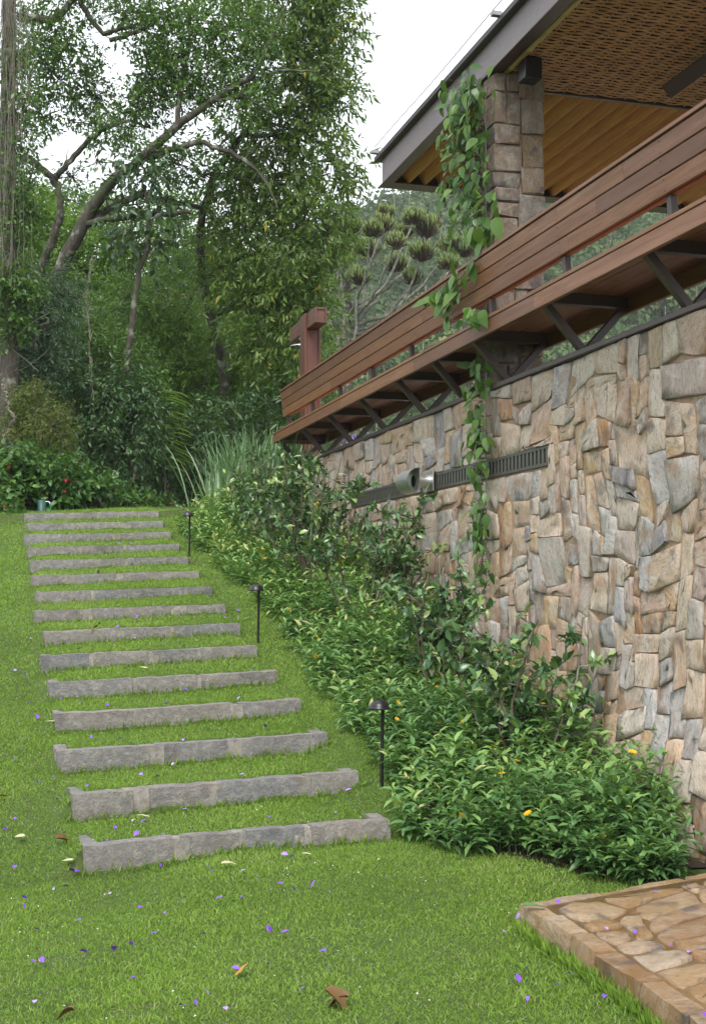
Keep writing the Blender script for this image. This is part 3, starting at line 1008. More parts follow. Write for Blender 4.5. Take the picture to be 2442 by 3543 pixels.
# louvre boards, running along the wall, leaning away from the valley
lb = box_bm(-.118, .118, -(RYF - 8.93 - .03) / 2, (RYF - 8.93 - .03) / 2, -.007, .007)
lme = bpy.data.meshes.new('louvre'); lb.to_mesh(lme); lb.free(); lme.materials.append(M['louvre'])
x = RX0 + .19; n = 0
while x < RX1 - .1:
    o = obj('louvre', lme.copy() if n < 40 else lme, roof, (x - rl[0], (RYF - .015 + 8.945) / 2 - rl[1], ZF + .108 - rl[2]))
    a_ = o.data.attributes.new('tint', 'FLOAT', 'POINT')
    a_.data.foreach_set('value', np.full(len(o.data.vertices), random.random(), dtype=np.float32))
    o.rotation_euler = (0, R(60), 0)
    x += .165; n += 1
wbox('edge_board', RX0 + .013, RX0 + .12, 8.945, RYF - .02, ZF + .10, ZF + .118, M['louvre'], roof, .002)
# woven ceiling: strips over and under battens
wv = Soup()
WY1, WX0 = 8.88, RX0 + .135
pitch, seg = .024, .045
k = 0
yv = WY1 - .02
while yv > 3.0:
    xs_ = np.arange(WX0, RX1 - .1, seg)
    ph = (k % 2) * math.pi + r_c.uniform(-.5, .5)
    wav = np.sin(xs_ / .13 * math.pi + ph)
    zc = ZF + .012 + .006 * wav + r_c.normal(0, .0012, len(xs_))
    hw = .0116 + .0028 * wav + r_c.normal(0, .0012, len(xs_))
    yc = yv + r_c.normal(0, .002, len(xs_)) + .004 * np.sin(xs_ * 2.1 + k)
    A = np.c_[xs_, yc - hw, zc + .002]; B = np.c_[xs_, yc, zc - .004]; C_ = np.c_[xs_, yc + hw, zc + .002]
    V = np.stack([A, B, C_], 1).reshape(-1, 3); m_ = len(xs_)
    ii = np.arange(m_ - 1) * 3
    wv.add(V - rl, np.concatenate([np.stack([ii, ii + 1, ii + 4, ii + 3], -1), np.stack([ii + 1, ii + 2, ii + 5, ii + 4], -1)]), tint=r_c.random())
    yv -= pitch; k += 1
xb = WX0 + .055
while xb < RX1 - .1:
    wv.tube([(xb - rl[0], 3.0 - rl[1], ZF + .013 - rl[2]), (xb - rl[0], 6 - rl[1], ZF + .0135 - rl[2]), (xb - rl[0], WY1 - rl[1], ZF + .013 - rl[2])], .006, 5)
    xb += .13
tag(obj('woven_strips', wv.mesh('woven_strips', M['woven'], True), roof), 'woven brown cane ceiling', kind='stuff')
wbox('ceiling_backing', RX0 + .02, RX1, RYN, WY1 + .03, ZF + .035, ZF + .05, M['void'], roof, 0)
wbox('ceiling_trim', RX0 + .15, RX1, WY1 + .004, WY1 + .03, ZF - .004, ZF + .030, M['brown_metal'], roof, .002)
bp = []
br = []
yv = 3.0
while yv < WY1 - .02:
    L = r_c.uniform(.24, .34)
    for f_, rr in ((0, .024), (.02, .0185), (.5, .0175), (.97, .0185), (.985, .0245)):
        bp.append((RX0 + .123, yv + L * f_, ZF - .001)); br.append(rr * 1.12)
    yv += L
sp = Soup(); sp.tube(bp, br, 10)
obj('bamboo_moulding', sp.mesh('bamboo_moulding', M['bamboo'], True, rl), roof)
wbox('inner_soffit', RX0 + .0125, RX0 + .13, RYN, WY1, ZF + .012, ZF + .03, M['dark_metal'], roof, 0)

# lightning cable on small stand-offs along the roof edge
lc = empty('lightning_cable', (RX0 - .06, 9, ZT + .05), 'thin dark cable on small stand-offs along the roof edge', 'cable')
ll = np.array(lc.location)
sp = Soup(); sp.tube([(RX0 - .10, yv, ZT + .085 - .012 * math.sin((yv - 3) * 1.2) ** 2) for yv in np.arange(3, 11.5, .25)], .0035, 5)
obj('wire', sp.mesh('wire', M['dark_metal'], True, ll), lc)
for yv in (5.4, 8.35, 11.33):
    wbox('standoff', RX0 - .105, RX0 - .03, yv - .022, yv + .022, ZT + .051, ZT + .085, M['cable'], lc, .004)

# small black spotlight under the ceiling, dark bar heater
sl_ = empty('ceiling_spotlight', (3.70, 8.40, ZF), 'small black box spotlight under the woven ceiling at the column', 'light')
wbox('housing', 3.635, 3.765, 8.30, 8.43, ZF - .155, ZF - .004, M['black'], sl_, .003)
sp = Soup(); sp.tube([(3.70, 8.365, ZF - .157), (3.70, 8.365, ZF - .1505)], .045, 20); obj('lens_ring', sp.mesh('lens_ring', M['dark_metal'], True, np.array(sl_.location)), sl_)
bar = empty('ceiling_bar', (4.8, 6.4, 5.12), 'long dark metal bar hanging tilted under the woven ceiling', 'bar')
bb = box_bm(-.055, .055, -1.95, 1.95, -.018, .018, .004)
o = bm_obj('housing', bb, M['dark_metal'], bar, (0, 0, 0)); o.rotation_euler = (0, R(46), 0)
for yv in (-1.4, 0.2, 1.4):
    wbox('hanger', 4.79, 4.81, 6.4 + yv - .01, 6.4 + yv + .01, 5.12, ZF + .02, M['dark_metal'], bar, 0)

# ================================================================== long wooden bench on the wall
r_b = np.random.default_rng(12)
BXO, BXI = 3.225, 3.86
SB, STOP = 3.165, 3.29
BYF, BYN = 14.94, 2.7
bench = empty('long_bench', (3.54, 9, WTOP + .036), 'long brown hardwood bench with slatted back on V brackets along the wall top', 'bench')


def board_run(name, x0, x1, z0, z1, y0, y1, mat, parent, lens=(2.1, 3.2), tilt=None, gap=.0015, par_loc=None):
    y = y0 + r_b.uniform(-1.2, 0)
    while y < y1:
        L = r_b.uniform(*lens)
        a, b_ = max(y, y0), min(y + L, y1)
        if b_ - a > .05:
            o = wbox(name, x0, x1, a + gap, b_ - gap, z0, z1, mat, parent, .003, r_b.random())
            if tilt: o.rotation_euler = (0, tilt, 0)
        y += L


board_run('fascia_board', BXO, BXO + .03, SB, STOP - .027, BYN, BYF, M['wood'], bench)
board_run('front_seat_board', BXO - .004, BXO + .13, STOP - .024, STOP, BYN, BYF + .004, M['wood'], bench)
xs_ = np.linspace(BXO + .134, BXI - .002, 5)
for k in range(4):
    board_run('seat_board', xs_[k] + .003, xs_[k + 1] - .003, STOP - .024, STOP, BYN, BYF, M['wood_lifted'], bench)
board_run('inner_fascia_board', BXI - .03, BXI, SB, STOP - .027, BYN, BYF, M['wood'], bench)
wbox('end_board', BXO + .031, BXI - .031, BYF - .03, BYF, SB, STOP - .027, M['wood_lifted'], bench, .003)
# backrest: three boards and a cap, leaning out
zb, zt_, xb_, xt_ = 3.472, 3.795, 3.345, 3.308
tl = math.atan((xb_ - xt_) / (zt_ - zb))
hgt = (zt_ - .024 - zb) / 3
for k in range(3):
    zc = zb + hgt * (k + .5); xc = xb_ - (zc - zb) * math.tan(tl)
    board_run('backrest_board', xc - .0125, xc + .0125, zc - hgt / 2 + .0035, zc + hgt / 2 - .0035, BYN, BYF - .09, M['wood'], bench, tilt=-tl)
board_run('backrest_cap', xt_ - .018, xt_ + .085, zt_ - .022, zt_ + .002, BYN, BYF - .085, M['wood'], bench)
BR = [14.8, 13.62, 12.47, 11.31, 10.17, 9.25, 8.37, 7.17, 5.91, 4.7, 3.5]
XB = 3.54


def bar_between(name, p, q_, w_, th_, mat, parent):
    """flat bar from p to q_, th_ along Y, w_ across"""
    p, q_ = np.array(p, float), np.array(q_, float)
    L = np.linalg.norm(q_ - p); c = (p + q_) / 2
    bm = box_bm(-w_ / 2, w_ / 2, -th_ / 2, th_ / 2, -L / 2, L / 2, .002)
    o = bm_obj(name, bm, mat, parent, tuple(c - np.array(parent.location)), tint=.5)
    dx, dz = (q_ - p)[[0, 2]]
    o.rotation_euler = (0, math.atan2(dx, dz), 0)
    return o


for y in BR:
    bar_between('strut', (XB - .012, y, WTOP + .045), (XB - .27, y, SB + .03), .045, .05, M['brown_metal'], bench)
    bar_between('strut', (XB + .012, y + .001, WTOP + .045), (XB + .27, y + .001, SB + .03), .045, .05, M['brown_metal'], bench)
    wbox('cross_bracket', BXO + .031, BXI - .031, y - .027, y + .027, SB + .03, STOP - .0245, M['brown_metal'], bench, .002)
    if abs(y - 9.25) > .1:
        bar_between('back_post', (xb_ + .045, y - .08, STOP), (xt_ + .045, y - .08, zt_ - .024), .04, .045, M['brown_metal'], bench)
sc_s = Soup(); sc_s.tube([(0, 0, 0), (-.0015, 0, 0), (-.0016, 0, 0)], [.005, .005, .0003], 8)
sc_me = sc_s.mesh('screw', M['dark_metal'])
for y in BR:
    for k in range(3):
        for dz_ in (-.028, .028):
            zc = zb + hgt * (k + .5) + dz_; xc = xb_ - (zc - zb) * math.tan(tl) - .0127
            obj('screw', sc_me, bench, (xc - bench.location[0], y - .08 + r_b.uniform(-.01, .01) - 9, zc - bench.location[2]))
wbox('back_rail', xb_ + .02, xb_ + .05, BYN, BYF - .12, zb + .0, zb + .03, M['wood_lifted'], bench, .002)

# ================================================================== outdoor shower
sh = empty('outdoor_shower', (3.88, 15.66, 2.2), 'reddish wooden shower post with box arm and round chrome head', 'shower')
wbox('post_cheek', 3.768, 3.795, 15.52, 15.80, 2.2, 4.90, M['wood_red'], sh, .003)
wbox('post_cheek', 3.950, 3.977, 15.52, 15.80, 2.2, 4.90, M['wood_red'], sh, .003)
wbox('post_core', 3.7955, 3.9495, 15.545, 15.775, 2.2, 4.70, M['wood_red'], sh, .002)
wbox('arm', 3.797, 3.948, 15.12, 16.50, 4.705, 4.895, M['wood_arm'], sh, .004)
for nm, a0, a1, z0, z1 in (('arm_end_trim', 3.797, 3.82, 4.705, 4.895), ('arm_end_trim', 3.925, 3.948, 4.705, 4.895), ('arm_end_trim', 3.8205, 3.9245, 4.872, 4.895), ('arm_end_trim', 3.8205, 3.9245, 4.705, 4.728)):
    wbox(nm, a0, a1, 15.105, 15.1195, z0, z1, M['wood_arm'], sh, .001)
shl = np.array(sh.location)
sp = Soup(); sp.tube([(3.87, 16.15, 4.70), (3.87, 16.15, 4.69), (3.87, 16.15, 4.689), (3.87, 16.15, 4.64)], [.04, .04, .016, .016], 16)
obj('neck', sp.mesh('neck', M['chrome'], True, shl), sh)
sp = Soup(); sp.tube([(3.87, 16.15, 4.645), (3.87, 16.15, 4.625), (3.87, 16.15, 4.612), (3.87, 16.15, 4.60), (3.87, 16.15, 4.592)], [.02, .06, .12, .15, .15], 36)
a = np.linspace(0, 2 * np.pi, 36, endpoint=False)
sp.add(np.r_[np.c_[3.87 + .15 * np.cos(a), 16.15 + .15 * np.sin(a), np.full(36, 4.592)], [[3.87, 16.15, 4.592]]], tris=np.array([[k, (k + 1) % 36, 36] for k in range(36)]))
hd = obj('shower_head', sp.mesh('shower_head', M['chrome'], True, shl), sh)
sp = Soup()
for rr in (.03, .06, .09, .12, .14):
    for a_ in np.arange(0, 2 * np.pi, .018 / rr):
        sp.tube([(3.87 + rr * math.cos(a_), 16.15 + rr * math.sin(a_), 4.593), (3.87 + rr * math.cos(a_), 16.15 + rr * math.sin(a_), 4.586)], .003, 4)
nzl = obj('nozzles', sp.mesh('nozzles', M['dark_metal'], False, shl), sh)

# ================================================================== path lamps
def path_lamp(px, py, Y, H, label):
    B = at_y(px, py, Y)
    g = float(terrain(B[0], B[1]))
    o = empty('path_light', (B[0], B[1], g), label, 'garden light', 'black path lights along the steps')
    B = np.array([B[0], B[1], g])
    top = B + np.array([.006, 0, H])
    sp = Soup(); sp.tube([B - (0, 0, .1), B + (0, 0, .02), B + (.003, 0, H * .5), top - (0, 0, .055), top - (0, 0, .05), top - (0, 0, .03)], [.0105, .0105, .0105, .0105, .014, .014], 14)
    obj('stem', sp.mesh('stem', M['black'], True, B), o)
    c = top - np.array([.020, 0, .0])
    a = np.linspace(0, math.pi / 2, 9)
    pr = [(.061, -.045), (.063, -.043), (.063, -.035), (.059, -.033)] + [(.0575 * math.cos(x), -.032 + .042 * math.sin(x)) for x in a[1:]]
    sp = Soup(); sp.tube([c + np.array([0, 0, z]) for r_, z in pr], [max(r_, .0005) for r_, z in pr], 32)
    obj('cap', sp.mesh('cap', M['black'], True, B), o)
    sp = Soup(); sp.tube([c + (0, 0, -.0455), c + (0, 0, -.0445)], [.0005, .060], 32)
    obj('underside', sp.mesh('underside', M['dark_metal'], True, B), o)


path_lamp(1320, 2754, 6.98, .495, 'nearest black mushroom path light, beside the second step from the bottom')
path_lamp(893, 2196, 10.05, .475, 'middle black mushroom path light at the edge of the bed')
path_lamp(655, 1893, 13.35, .485, 'farthest black mushroom path light near the top of the steps')

# ================================================================== standpipe with hose
B = at_y(146, 1783, 16.15); B[2] = float(terrain(B[0], B[1]))
so = empty('water_standpipe', tuple(B), 'short dark green standpipe with tap and hose behind the top step', 'standpipe')
sp = Soup(); sp.tube([B - (0, 0, .1), B + (0, 0, .155), B + (0, 0, .156), B + (0, 0, .157)], [.051, .051, .046, .001], 24); obj('pipe', sp.mesh('pipe', M['green_pipe'], True, B), so)
sp = Soup(); sp.tube([B + (.03, 0, .135), B + (.075, -.005, .137), B + (.092, -.005, .13), B + (.096, -.005, .112)], [.009, .009, .010, .012], 10); obj('tap', sp.mesh('tap', M['chrome'], True, B), so)
sp = Soup(); sp.tube([B + (.06, -.005, .142), B + (.06, -.005, .158), B + (.061, -.005, .160)], [.004, .004, .011], 8); obj('tap_handle', sp.mesh('tap_handle', M['dark_metal'], True, B), so)
sp = Soup(); sp.tube([B + (.096, -.005, .114), B + (.104, -.005, .09), B + (.109, 0, .05), B + (.107, .01, 0), B + (.10, .03, -.03)], .0095, 10); obj('hose', sp.mesh('hose', M['hose'], True, B), so)

# ================================================================== grass
def scatter(n, x0, x1, y0, y1):
    return rng.uniform(x0, x1, n), rng.uniform(y0, y1, n)


def bed_left(Y):
    return np.interp(Y, [5.3, 5.5, 5.75, 6.0, 6.3, 6.6, 7, 8, 9.5, 11, 13, 14.5, 16], [3.0, 2.85, 2.60, 2.38, 2.17, 2.14, 2.24, 2.28, 2.36, 2.32, 2.24, 2.14, 2.12])


def lawn_blades(n, x0, x1, y0, y1, h, wd):
    X, Y = scatter(n, x0, x1, y0, y1)
    ok = X < np.where(Y > 5.3, bed_left(Y) + .08, 3.2)
    ok &= ~((X > pave_edge_x(Y) - .01) & (Y < pave_edge_y(X) + .02))
    i = 15 - np.clip(np.floor((Y - SY[15]) / RUN), -1, 14)
    f = (Y - SY[15]) / RUN - np.floor((Y - SY[15]) / RUN)
    xl_ = np.interp(Y, [SY[k] for k in range(15, 0, -1)], [SXL[k] for k in range(15, 0, -1)])
    instep = (X > xl_ - .005) & (X < 1.98) & (Y > SY[15] - .02) & (Y < SY[1] + .2)
    ok &= ~((vnoise(np.c_[X * 2.6, Y * 2.6, X * 0], 15) > .85) & (rng.random(n) < .5))
    ok &= ~(instep & (f < .115 / RUN))
    ok &= ~(instep & (X < xl_ + .075) & (f < .33 / RUN))
    X, Y = X[ok], Y[ok]
    m_ = len(X)
    Z = terrain(X, Y) - .004
    patch = vnoise(np.c_[X * 1.4, Y * 1.4, X * 0], 8)
    fine = vnoise(np.c_[X * 5, Y * 5, X * 0], 9)
    H = h * rng.uniform(.55, 1.25, m_) * (1 + .25 * fine)
    D = np.c_[rng.normal(0, .55, m_), rng.normal(0, .55, m_), rng.uniform(.35, .95, m_)]
    U = rdir(m_)
    tint = np.clip(.50 + .13 * patch + .10 * fine + rng.normal(0, .15, m_), 0, .93)
    dead = rng.random(m_) < (.025 + .06 * (fine + patch > 1.0))
    tint = np.where(dead, rng.uniform(.93, 1, m_), tint)
    return np.c_[X, Y, Z], D, U, H, wd * rng.uniform(.7, 1.3, m_), tint


gs = Soup()
for args in ((210000, -.9, 3.1, 2.9, 6.4, .026, .0032), (110000, -.9, 2.4, 6.4, 9.2, .028, .0042), (65000, -.6, 2.4, 9.2, 12.5, .033, .006), (48000, -.6, 2.4, 12.5, 16.5, .035, .008), (24000, -.5, 4.0, 16.3, 21, .045, .012)):
    P, D, U, H, Wd, tt = lawn_blades(*args)
    leaves(gs, P, D, U, H, Wd, tt, BLADE2)
# longer tufts at the foot of the step stones and along the landing
for i in range(1, 16):
    n = 260 if i > 8 else 140
    X = rng.uniform(SXL[i] - .05, SXR[i] + .05, n); Y = SY[i] - np.abs(rng.normal(0, .018, n)) - .004
    Z = terrain(X, Y) - .004
    leaves(gs, np.c_[X, Y, Z], np.c_[rng.normal(0, .4, n), rng.normal(-.25, .3, n), np.ones(n)], rdir(n), rng.uniform(.03, .075, n), .005, rng.uniform(.1, .7, n), BLADE2)
n = 1500
Y = rng.uniform(2.9, 4.8, n); X = pave_edge_x(Y) - np.abs(rng.normal(0, .02, n)) - .005
leaves(gs, np.c_[X, Y, terrain(X, Y)], np.c_[rng.normal(-.2, .4, n), rng.normal(0, .4, n), np.ones(n)], rdir(n), rng.uniform(.03, .08, n), .0045, rng.uniform(.1, .7, n), BLADE2)
tag(obj('grass', gs.mesh('grass', M['lawn_leaf'])), 'short green lawn grass covering the slope and the treads', 'grass', kind='stuff')


# ================================================================== leafy bed by the wall
def shoots(soup, stems, n, L, W, tpl, hr, nodes, ylim):
    Y = rng.uniform(ylim[0], ylim[1], n)
    lo = bed_left(Y)
    hi = np.interp(Y, [5.3, 5.5, 5.8, 6.3], [3.05, 3.15, 3.34, 3.42])
    X = lo + (hi - lo) * rng.random(n) ** 1.1
    X = X + rng.normal(0, .05, n) * (X < lo + .2)
    Z = terrain(X, Y)
    edge = np.clip((X - lo) / .35, 0, 1) * np.clip((Y - 5.2) / .6, .3, 1)
    H = rng.uniform(*hr, n) * (.45 + .55 * edge) * (1 + .30 * vnoise(np.c_[X * 2.5, Y * 2.5, X * 0], 2)) * np.where(rng.random(n) < .08, 1.3, 1) * (.9 + .25 * np.clip((X - lo) / 1.1, 0, 1))
    lean = np.c_[rng.normal(0, .16, n) - .35 * (1 - np.clip((X - lo) / .35, 0, 1)), rng.normal(0, .16, n) - .35 * (1 - np.clip((Y - 5.3) / .5, 0, 1)), np.ones(n)]
    ax = unit(lean)
    B = np.c_[X, Y, Z]
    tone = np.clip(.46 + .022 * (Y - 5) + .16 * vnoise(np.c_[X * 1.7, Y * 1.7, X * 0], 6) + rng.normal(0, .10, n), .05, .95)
    az0 = rng.uniform(0, 6.28, n)
    for k in range(nodes):
        f = .22 + .78 * (k + .5 * rng.random(n)) / nodes
        f = np.minimum(f, 1)
        base = B + ax * (H * f)[:, None]
        for sgn in (0, math.pi):
            az = az0 + k * 1.57 + sgn + rng.normal(0, .25, n)
            elev = .15 + .75 * f ** 3 + rng.normal(0, .22, n) - .25 * (1 - f)
            D = np.c_[np.cos(az) * np.cos(elev), np.sin(az) * np.cos(elev), np.sin(elev)]
            ll_ = L * rng.uniform(.5, 1.25, n) * (1 - .35 * (f > .93))
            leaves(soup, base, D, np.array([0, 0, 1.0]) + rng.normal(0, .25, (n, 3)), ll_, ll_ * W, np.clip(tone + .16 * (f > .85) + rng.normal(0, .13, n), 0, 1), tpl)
    V0 = B; V1 = B + ax * (H * .98)[:, None]
    w_ = .0016
    sV = np.stack([V0 + (w_, 0, 0), V0 - (w_, 0, 0), V1, ], 1).reshape(-1, 3)
    stems.add(sV, tris=np.arange(3 * n).reshape(-1, 3), tint=.4)
    return B + ax * (H * 1.04)[:, None], ax


cv, stem_s = Soup(), Soup()
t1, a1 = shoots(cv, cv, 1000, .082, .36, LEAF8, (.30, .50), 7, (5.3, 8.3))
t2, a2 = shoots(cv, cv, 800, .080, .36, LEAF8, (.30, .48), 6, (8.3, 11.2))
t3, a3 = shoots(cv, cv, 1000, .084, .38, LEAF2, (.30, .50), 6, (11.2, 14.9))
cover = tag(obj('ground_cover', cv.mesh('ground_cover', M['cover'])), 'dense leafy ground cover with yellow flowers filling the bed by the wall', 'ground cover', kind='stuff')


def flower_mesh(name, n, rad, mat, ctr=None, up=.25):
    s_ = Soup()
    a = np.arange(n) / n * 2 * np.pi
    D = np.c_[np.cos(a), np.sin(a), np.full(n, up)]
    leaves(s_, np.zeros((n, 3)), D, np.tile([0, 0, 1.0], (n, 1)), rad, rad * .62, .5, LEAF2)
    return s_.mesh(name, mat)


fm = flower_mesh('flower', 9, .019, M['yellow'])
for tt_, aa_, n in ((t1, a1, 24), (t2, a2, 20), (t3, a3, 34)):
    for k in rng.choice(len(tt_), n, replace=False):
        o = obj('flower', fm, cover, tuple(tt_[k] + (0, 0, .03)))
        o.rotation_euler = (rng.normal(.25, .35), rng.normal(-.2, .35), rng.uniform(0, 6))
        s = rng.uniform(.9, 1.4) * (1.15 if tt_ is t3 else 1); o.scale = (s, s, s)


def branch_pts(p0, p1, r, bow=.12, n=6):
    p0, p1 = np.asarray(p0, float), np.asarray(p1, float)
    s = np.linspace(0, 1, n)[:, None]
    L = np.linalg.norm(p1 - p0)
    off = r.normal(0, bow * L, 3)
    return p0 + (p1 - p0) * s + off * (s * (1 - s) * 2) + r.normal(0, .012 * L, (n, 3)) * (s * (1 - s) * 4)


def bush(name, label, cat, X, Y, H, Rr, mat, nst, per, L, W, group=None, seed=0, low=.35, tpl=LEAF8):
    r = np.random.default_rng(seed)
    g = float(terrain(X, Y)) - .02
    o = empty(name, (X, Y, g), label, cat, group)
    B = np.array([X, Y, g])
    st, lf = Soup(), Soup()
    for k in range(nst):
        az = r.uniform(0, 6.28); rad = Rr * r.uniform(.25, 1)
        tip = np.array([math.cos(az) * rad, math.sin(az) * rad, H * r.uniform(.65, 1.0)])
        if B[0] + tip[0] > 3.42: tip[0] = 3.42 - B[0]
        pts = branch_pts(r.normal(0, .04, 3) * (1, 1, 0), tip, r, .10, 8)
        st.tube(pts, np.linspace(.011, .004, 8), 6)
        subs = [pts]
        for q_ in range(4):
            j = r.integers(3, 7)
            d_ = r.normal(0, 1, 3); d_[2] = abs(d_[2]) * .6 + .1
            e = pts[j] + unit(d_) * H * r.uniform(.14, .28)
            if B[0] + e[0] > 3.45: e[0] = 3.45 - B[0]
            sp_ = branch_pts(pts[j], e, r, .1, 5)
            st.tube(sp_, np.linspace(.006, .0025, 5), 5); subs.append(sp_)
        for sp_ in subs:
            m_ = len(sp_); n = int(per * 1.5)
            u = r.uniform(.35 if sp_ is pts else .2, 1, n)
            i0 = np.minimum((u * (m_ - 1)).astype(int), m_ - 2); fr = u * (m_ - 1) - i0
            P = sp_[i0] + (sp_[i0 + 1] - sp_[i0]) * fr[:, None]
            keep = P[:, 2] > low * H
            P = P[keep]; n = len(P)
            D = unit(r.normal(0, 1, (n, 3)) + np.array([0, 0, .35]))
            tn = np.clip(r.normal(.55, .18) + r.normal(0, .16, n), 0, .97)
            tn = np.where(r.random(n) < .06, .97, tn)
            ll_ = L * r.uniform(.65, 1.2, n)
            leaves(lf, P, D, np.array([0, 0, 1.0]) + r.normal(0, .45, (n, 3)), ll_, ll_ * W, tn, tpl)
    obj('stems', st.mesh('stems', M['twig'], True), o)
    obj('foliage', lf.mesh('foliage', mat), o)
    return o


CG = 'glossy shrubs along the stone wall'
bush('camellia_shrub', 'glossy dark camellia shrub nearest the paved landing, against the wall', 'shrub', 3.02, 6.95, 1.02, .42, M['camellia'], 9, 11, .085, .5, CG, 3)
bush('camellia_shrub', 'camellia shrub under the hanging end of the vine', 'shrub', 2.92, 8.05, 1.2, .44, M['camellia'], 11, 12, .085, .5, CG, 4)
bush('camellia_shrub', 'camellia shrub with bare lower stems below the steel hood', 'shrub', 2.9, 9.75, 1.42, .55, M['camellia'], 12, 13, .08, .5, CG, 5)
bush('camellia_shrub', 'tall thick camellia shrub covering the left end of the grille', 'shrub', 2.8, 11.1, 1.42, .62, M['camellia'], 15, 14, .08, .5, CG, 6)
bush('camellia_shrub', 'camellia shrub under the third bench bracket from the far end', 'shrub', 2.8, 12.5, 1.3, .6, M['camellia'], 14, 13, .08, .5, CG, 8)
bush('camellia_shrub', 'farthest camellia shrub, at the end corner of the wall', 'shrub', 2.85, 13.7, .95, .5, M['camellia'], 14, 13, .08, .5, CG, 9)

# ================================================================== climbing vine, each leaf a piece
vv = np.array([(u, s * w_) for u, w_ in ((.0, .0), (.08, .18), (.28, .28), (.52, .25), (.78, .13)) for s in ((-1, 1) if u > 0 else (0,))] + [(1, 0)])
mid = np.array([(.08, 0), (.28, 0), (.52, 0), (.78, 0)])
VV = np.concatenate([vv, mid])


def vine_leaf(name, curl, fold):
    u, v = VV[:, 0], VV[:, 1]
    zz = -curl * u ** 2 + fold * np.abs(v) + .015 * np.sin(u * 14) * (np.abs(v) > .05)
    P = np.c_[u, v, zz]
    # indices: 0 base,1-2,3-4,5-6,7-8 pairs (L,R), 9 tip, 10..13 midrib
    tr = [[0, 1, 10], [0, 10, 2], [13, 7, 9], [13, 9, 8]]
    q = []
    for k in range(3):
        q += [[10 + k, 1 + 2 * k, 3 + 2 * k, 11 + k], [10 + k, 11 + k, 4 + 2 * k, 2 + 2 * k]]
    return P, np.array(q), np.array(tr)


vine_meshes = []
for k, (cu, fo) in enumerate(((.16, .2), (.3, .1), (.05, .3))):
    for tn in (.12, .38, .62, .9):
        P, q, tr = vine_leaf('leaf', cu, fo)
        vine_meshes.append(mesh_np('leaf', P, [q, tr], mat=M['vine'], tint=np.full(len(P), tn), smooth=True))
r_v = np.random.default_rng(44)
VB = at_x(1700, 2000, 3.40)
vine = empty('climbing_vine', tuple(VB), 'climbing vine trailing down the column, over the bench and down the wall', 'vine')
vs = Soup()
nleaf = 0


vine_rest = Soup()


def put_leaf(p, D, U, L):
    global nleaf
    nleaf += 1
    if nleaf % 2 == 0:                                              # some 290 leaves stand singly, the rest are one joined part
        D_ = unit(np.asarray(D, float)); S_ = unit(np.cross(D_, U)); N_ = np.cross(S_, D_)
        P_, q_, t_ = vine_leaf('leaf', r_v.uniform(.05, .3), r_v.uniform(.1, .3))
        vine_rest.add(p - VB + L * (P_[:, :1] * D_ + P_[:, 1:2] * S_ + P_[:, 2:] * N_), q_, t_, r_v.uniform(.05, .95))
        return
    D = unit(np.asarray(D, float)); U = np.asarray(U, float)
    S = unit(np.cross(D, U)); Nn = np.cross(S, D)
    from mathutils import Matrix
    mtx = Matrix(((D[0] * L, S[0] * L, Nn[0] * L), (D[1] * L, S[1] * L, Nn[1] * L), (D[2] * L, S[2] * L, Nn[2] * L))).to_4x4()
    o = bpy.data.objects.new('leaf', vine_meshes[r_v.integers(len(vine_meshes))])
    o.parent = vine
    mtx.translation = Vector(p - VB)
    o.matrix_local = mtx
    COL.objects.link(o)


def vine_run(pts, n, spread, L, out=(-.75, -.35, 0)):
    pts = np.array(pts)
    seg = np.linspace(0, 1, len(pts))
    s = np.linspace(0, 1, max(20, n))
    path = np.stack([np.interp(s, seg, pts[:, k]) for k in range(3)], 1)
    path[1:-1] += r_v.normal(0, .012, path[1:-1].shape)
    vs.tube(path - VB, .0035, 5)
    for k in range(n):
        j = min(len(path) - 1, int(r_v.random() * len(path)))
        p = path[j] + np.array([-abs(r_v.normal(0, spread * .55)), r_v.normal(0, spread), r_v.normal(0, .03)])
        D = np.array([-.35, -.1, -1.2]) + r_v.normal(0, .5, 3)
        U = np.array(out) + np.array([0, 0, .55]) + r_v.normal(0, .35, 3)
        put_leaf(p, D, U, L * r_v.uniform(.65, 1.2))
        vs.tube(np.array([path[j], (path[j] + p) / 2 + (0, 0, .01), p]) - VB, .0018, 4)


up = [at_x(1652, 285, 3.44), at_x(1665, 400, 3.45), at_x(1655, 520, 3.45), at_x(1662, 640, 3.45), at_x(1668, 740, 3.44), at_x(1678, 840, 3.42)]
vine_run(up, 170, .14, .092)
vine_run([p + np.array([-.06, .05, .03]) for p in up[:3]], 70, .16, .11)
vine_run([p + np.array([-.05, .12, 0]) for p in up[:5]], 100, .13, .095)
vine_run([at_x(1690, 740, 3.40), at_x(1690, 800, 3.36), at_x(1650, 900, 3.30), at_x(1570, 985, 3.27), at_x(1530, 1040, 3.25)], 34, .10, .165)
vine_run([at_x(1600, 980, 3.25), at_x(1560, 1050, 3.24), at_x(1580, 1110, 3.24)], 7, .05, .13)
vine_run([at_x(1625, 1075, 3.20), at_x(1660, 1085, 3.19), at_x(1600, 1110, 3.19)], 14, .06, .125)
dn = [at_x(1668, 1250, 3.44), at_x(1660, 1400, 3.42), at_x(1668, 1500, 3.42), at_x(1664, 1620, 3.42), at_x(1668, 1760, 3.42), at_x(1678, 1860, 3.42), at_x(1690, 1990, 3.42)]
vine_run(dn, 150, .08, .10)
for k in range(4):                                                  # loose runners off the top
    a_ = at_x(1640, 420 + 120 * k, 3.44); e = a_ + np.array([-.08, .45 + .2 * r_v.random(), .05 * r_v.normal() - .04])
    vine_run([a_, (a_ + e) / 2 + (0, 0, .04), e], 7, .03, .085)
obj('stems', vs.mesh('stems', M['twig'], True), vine)
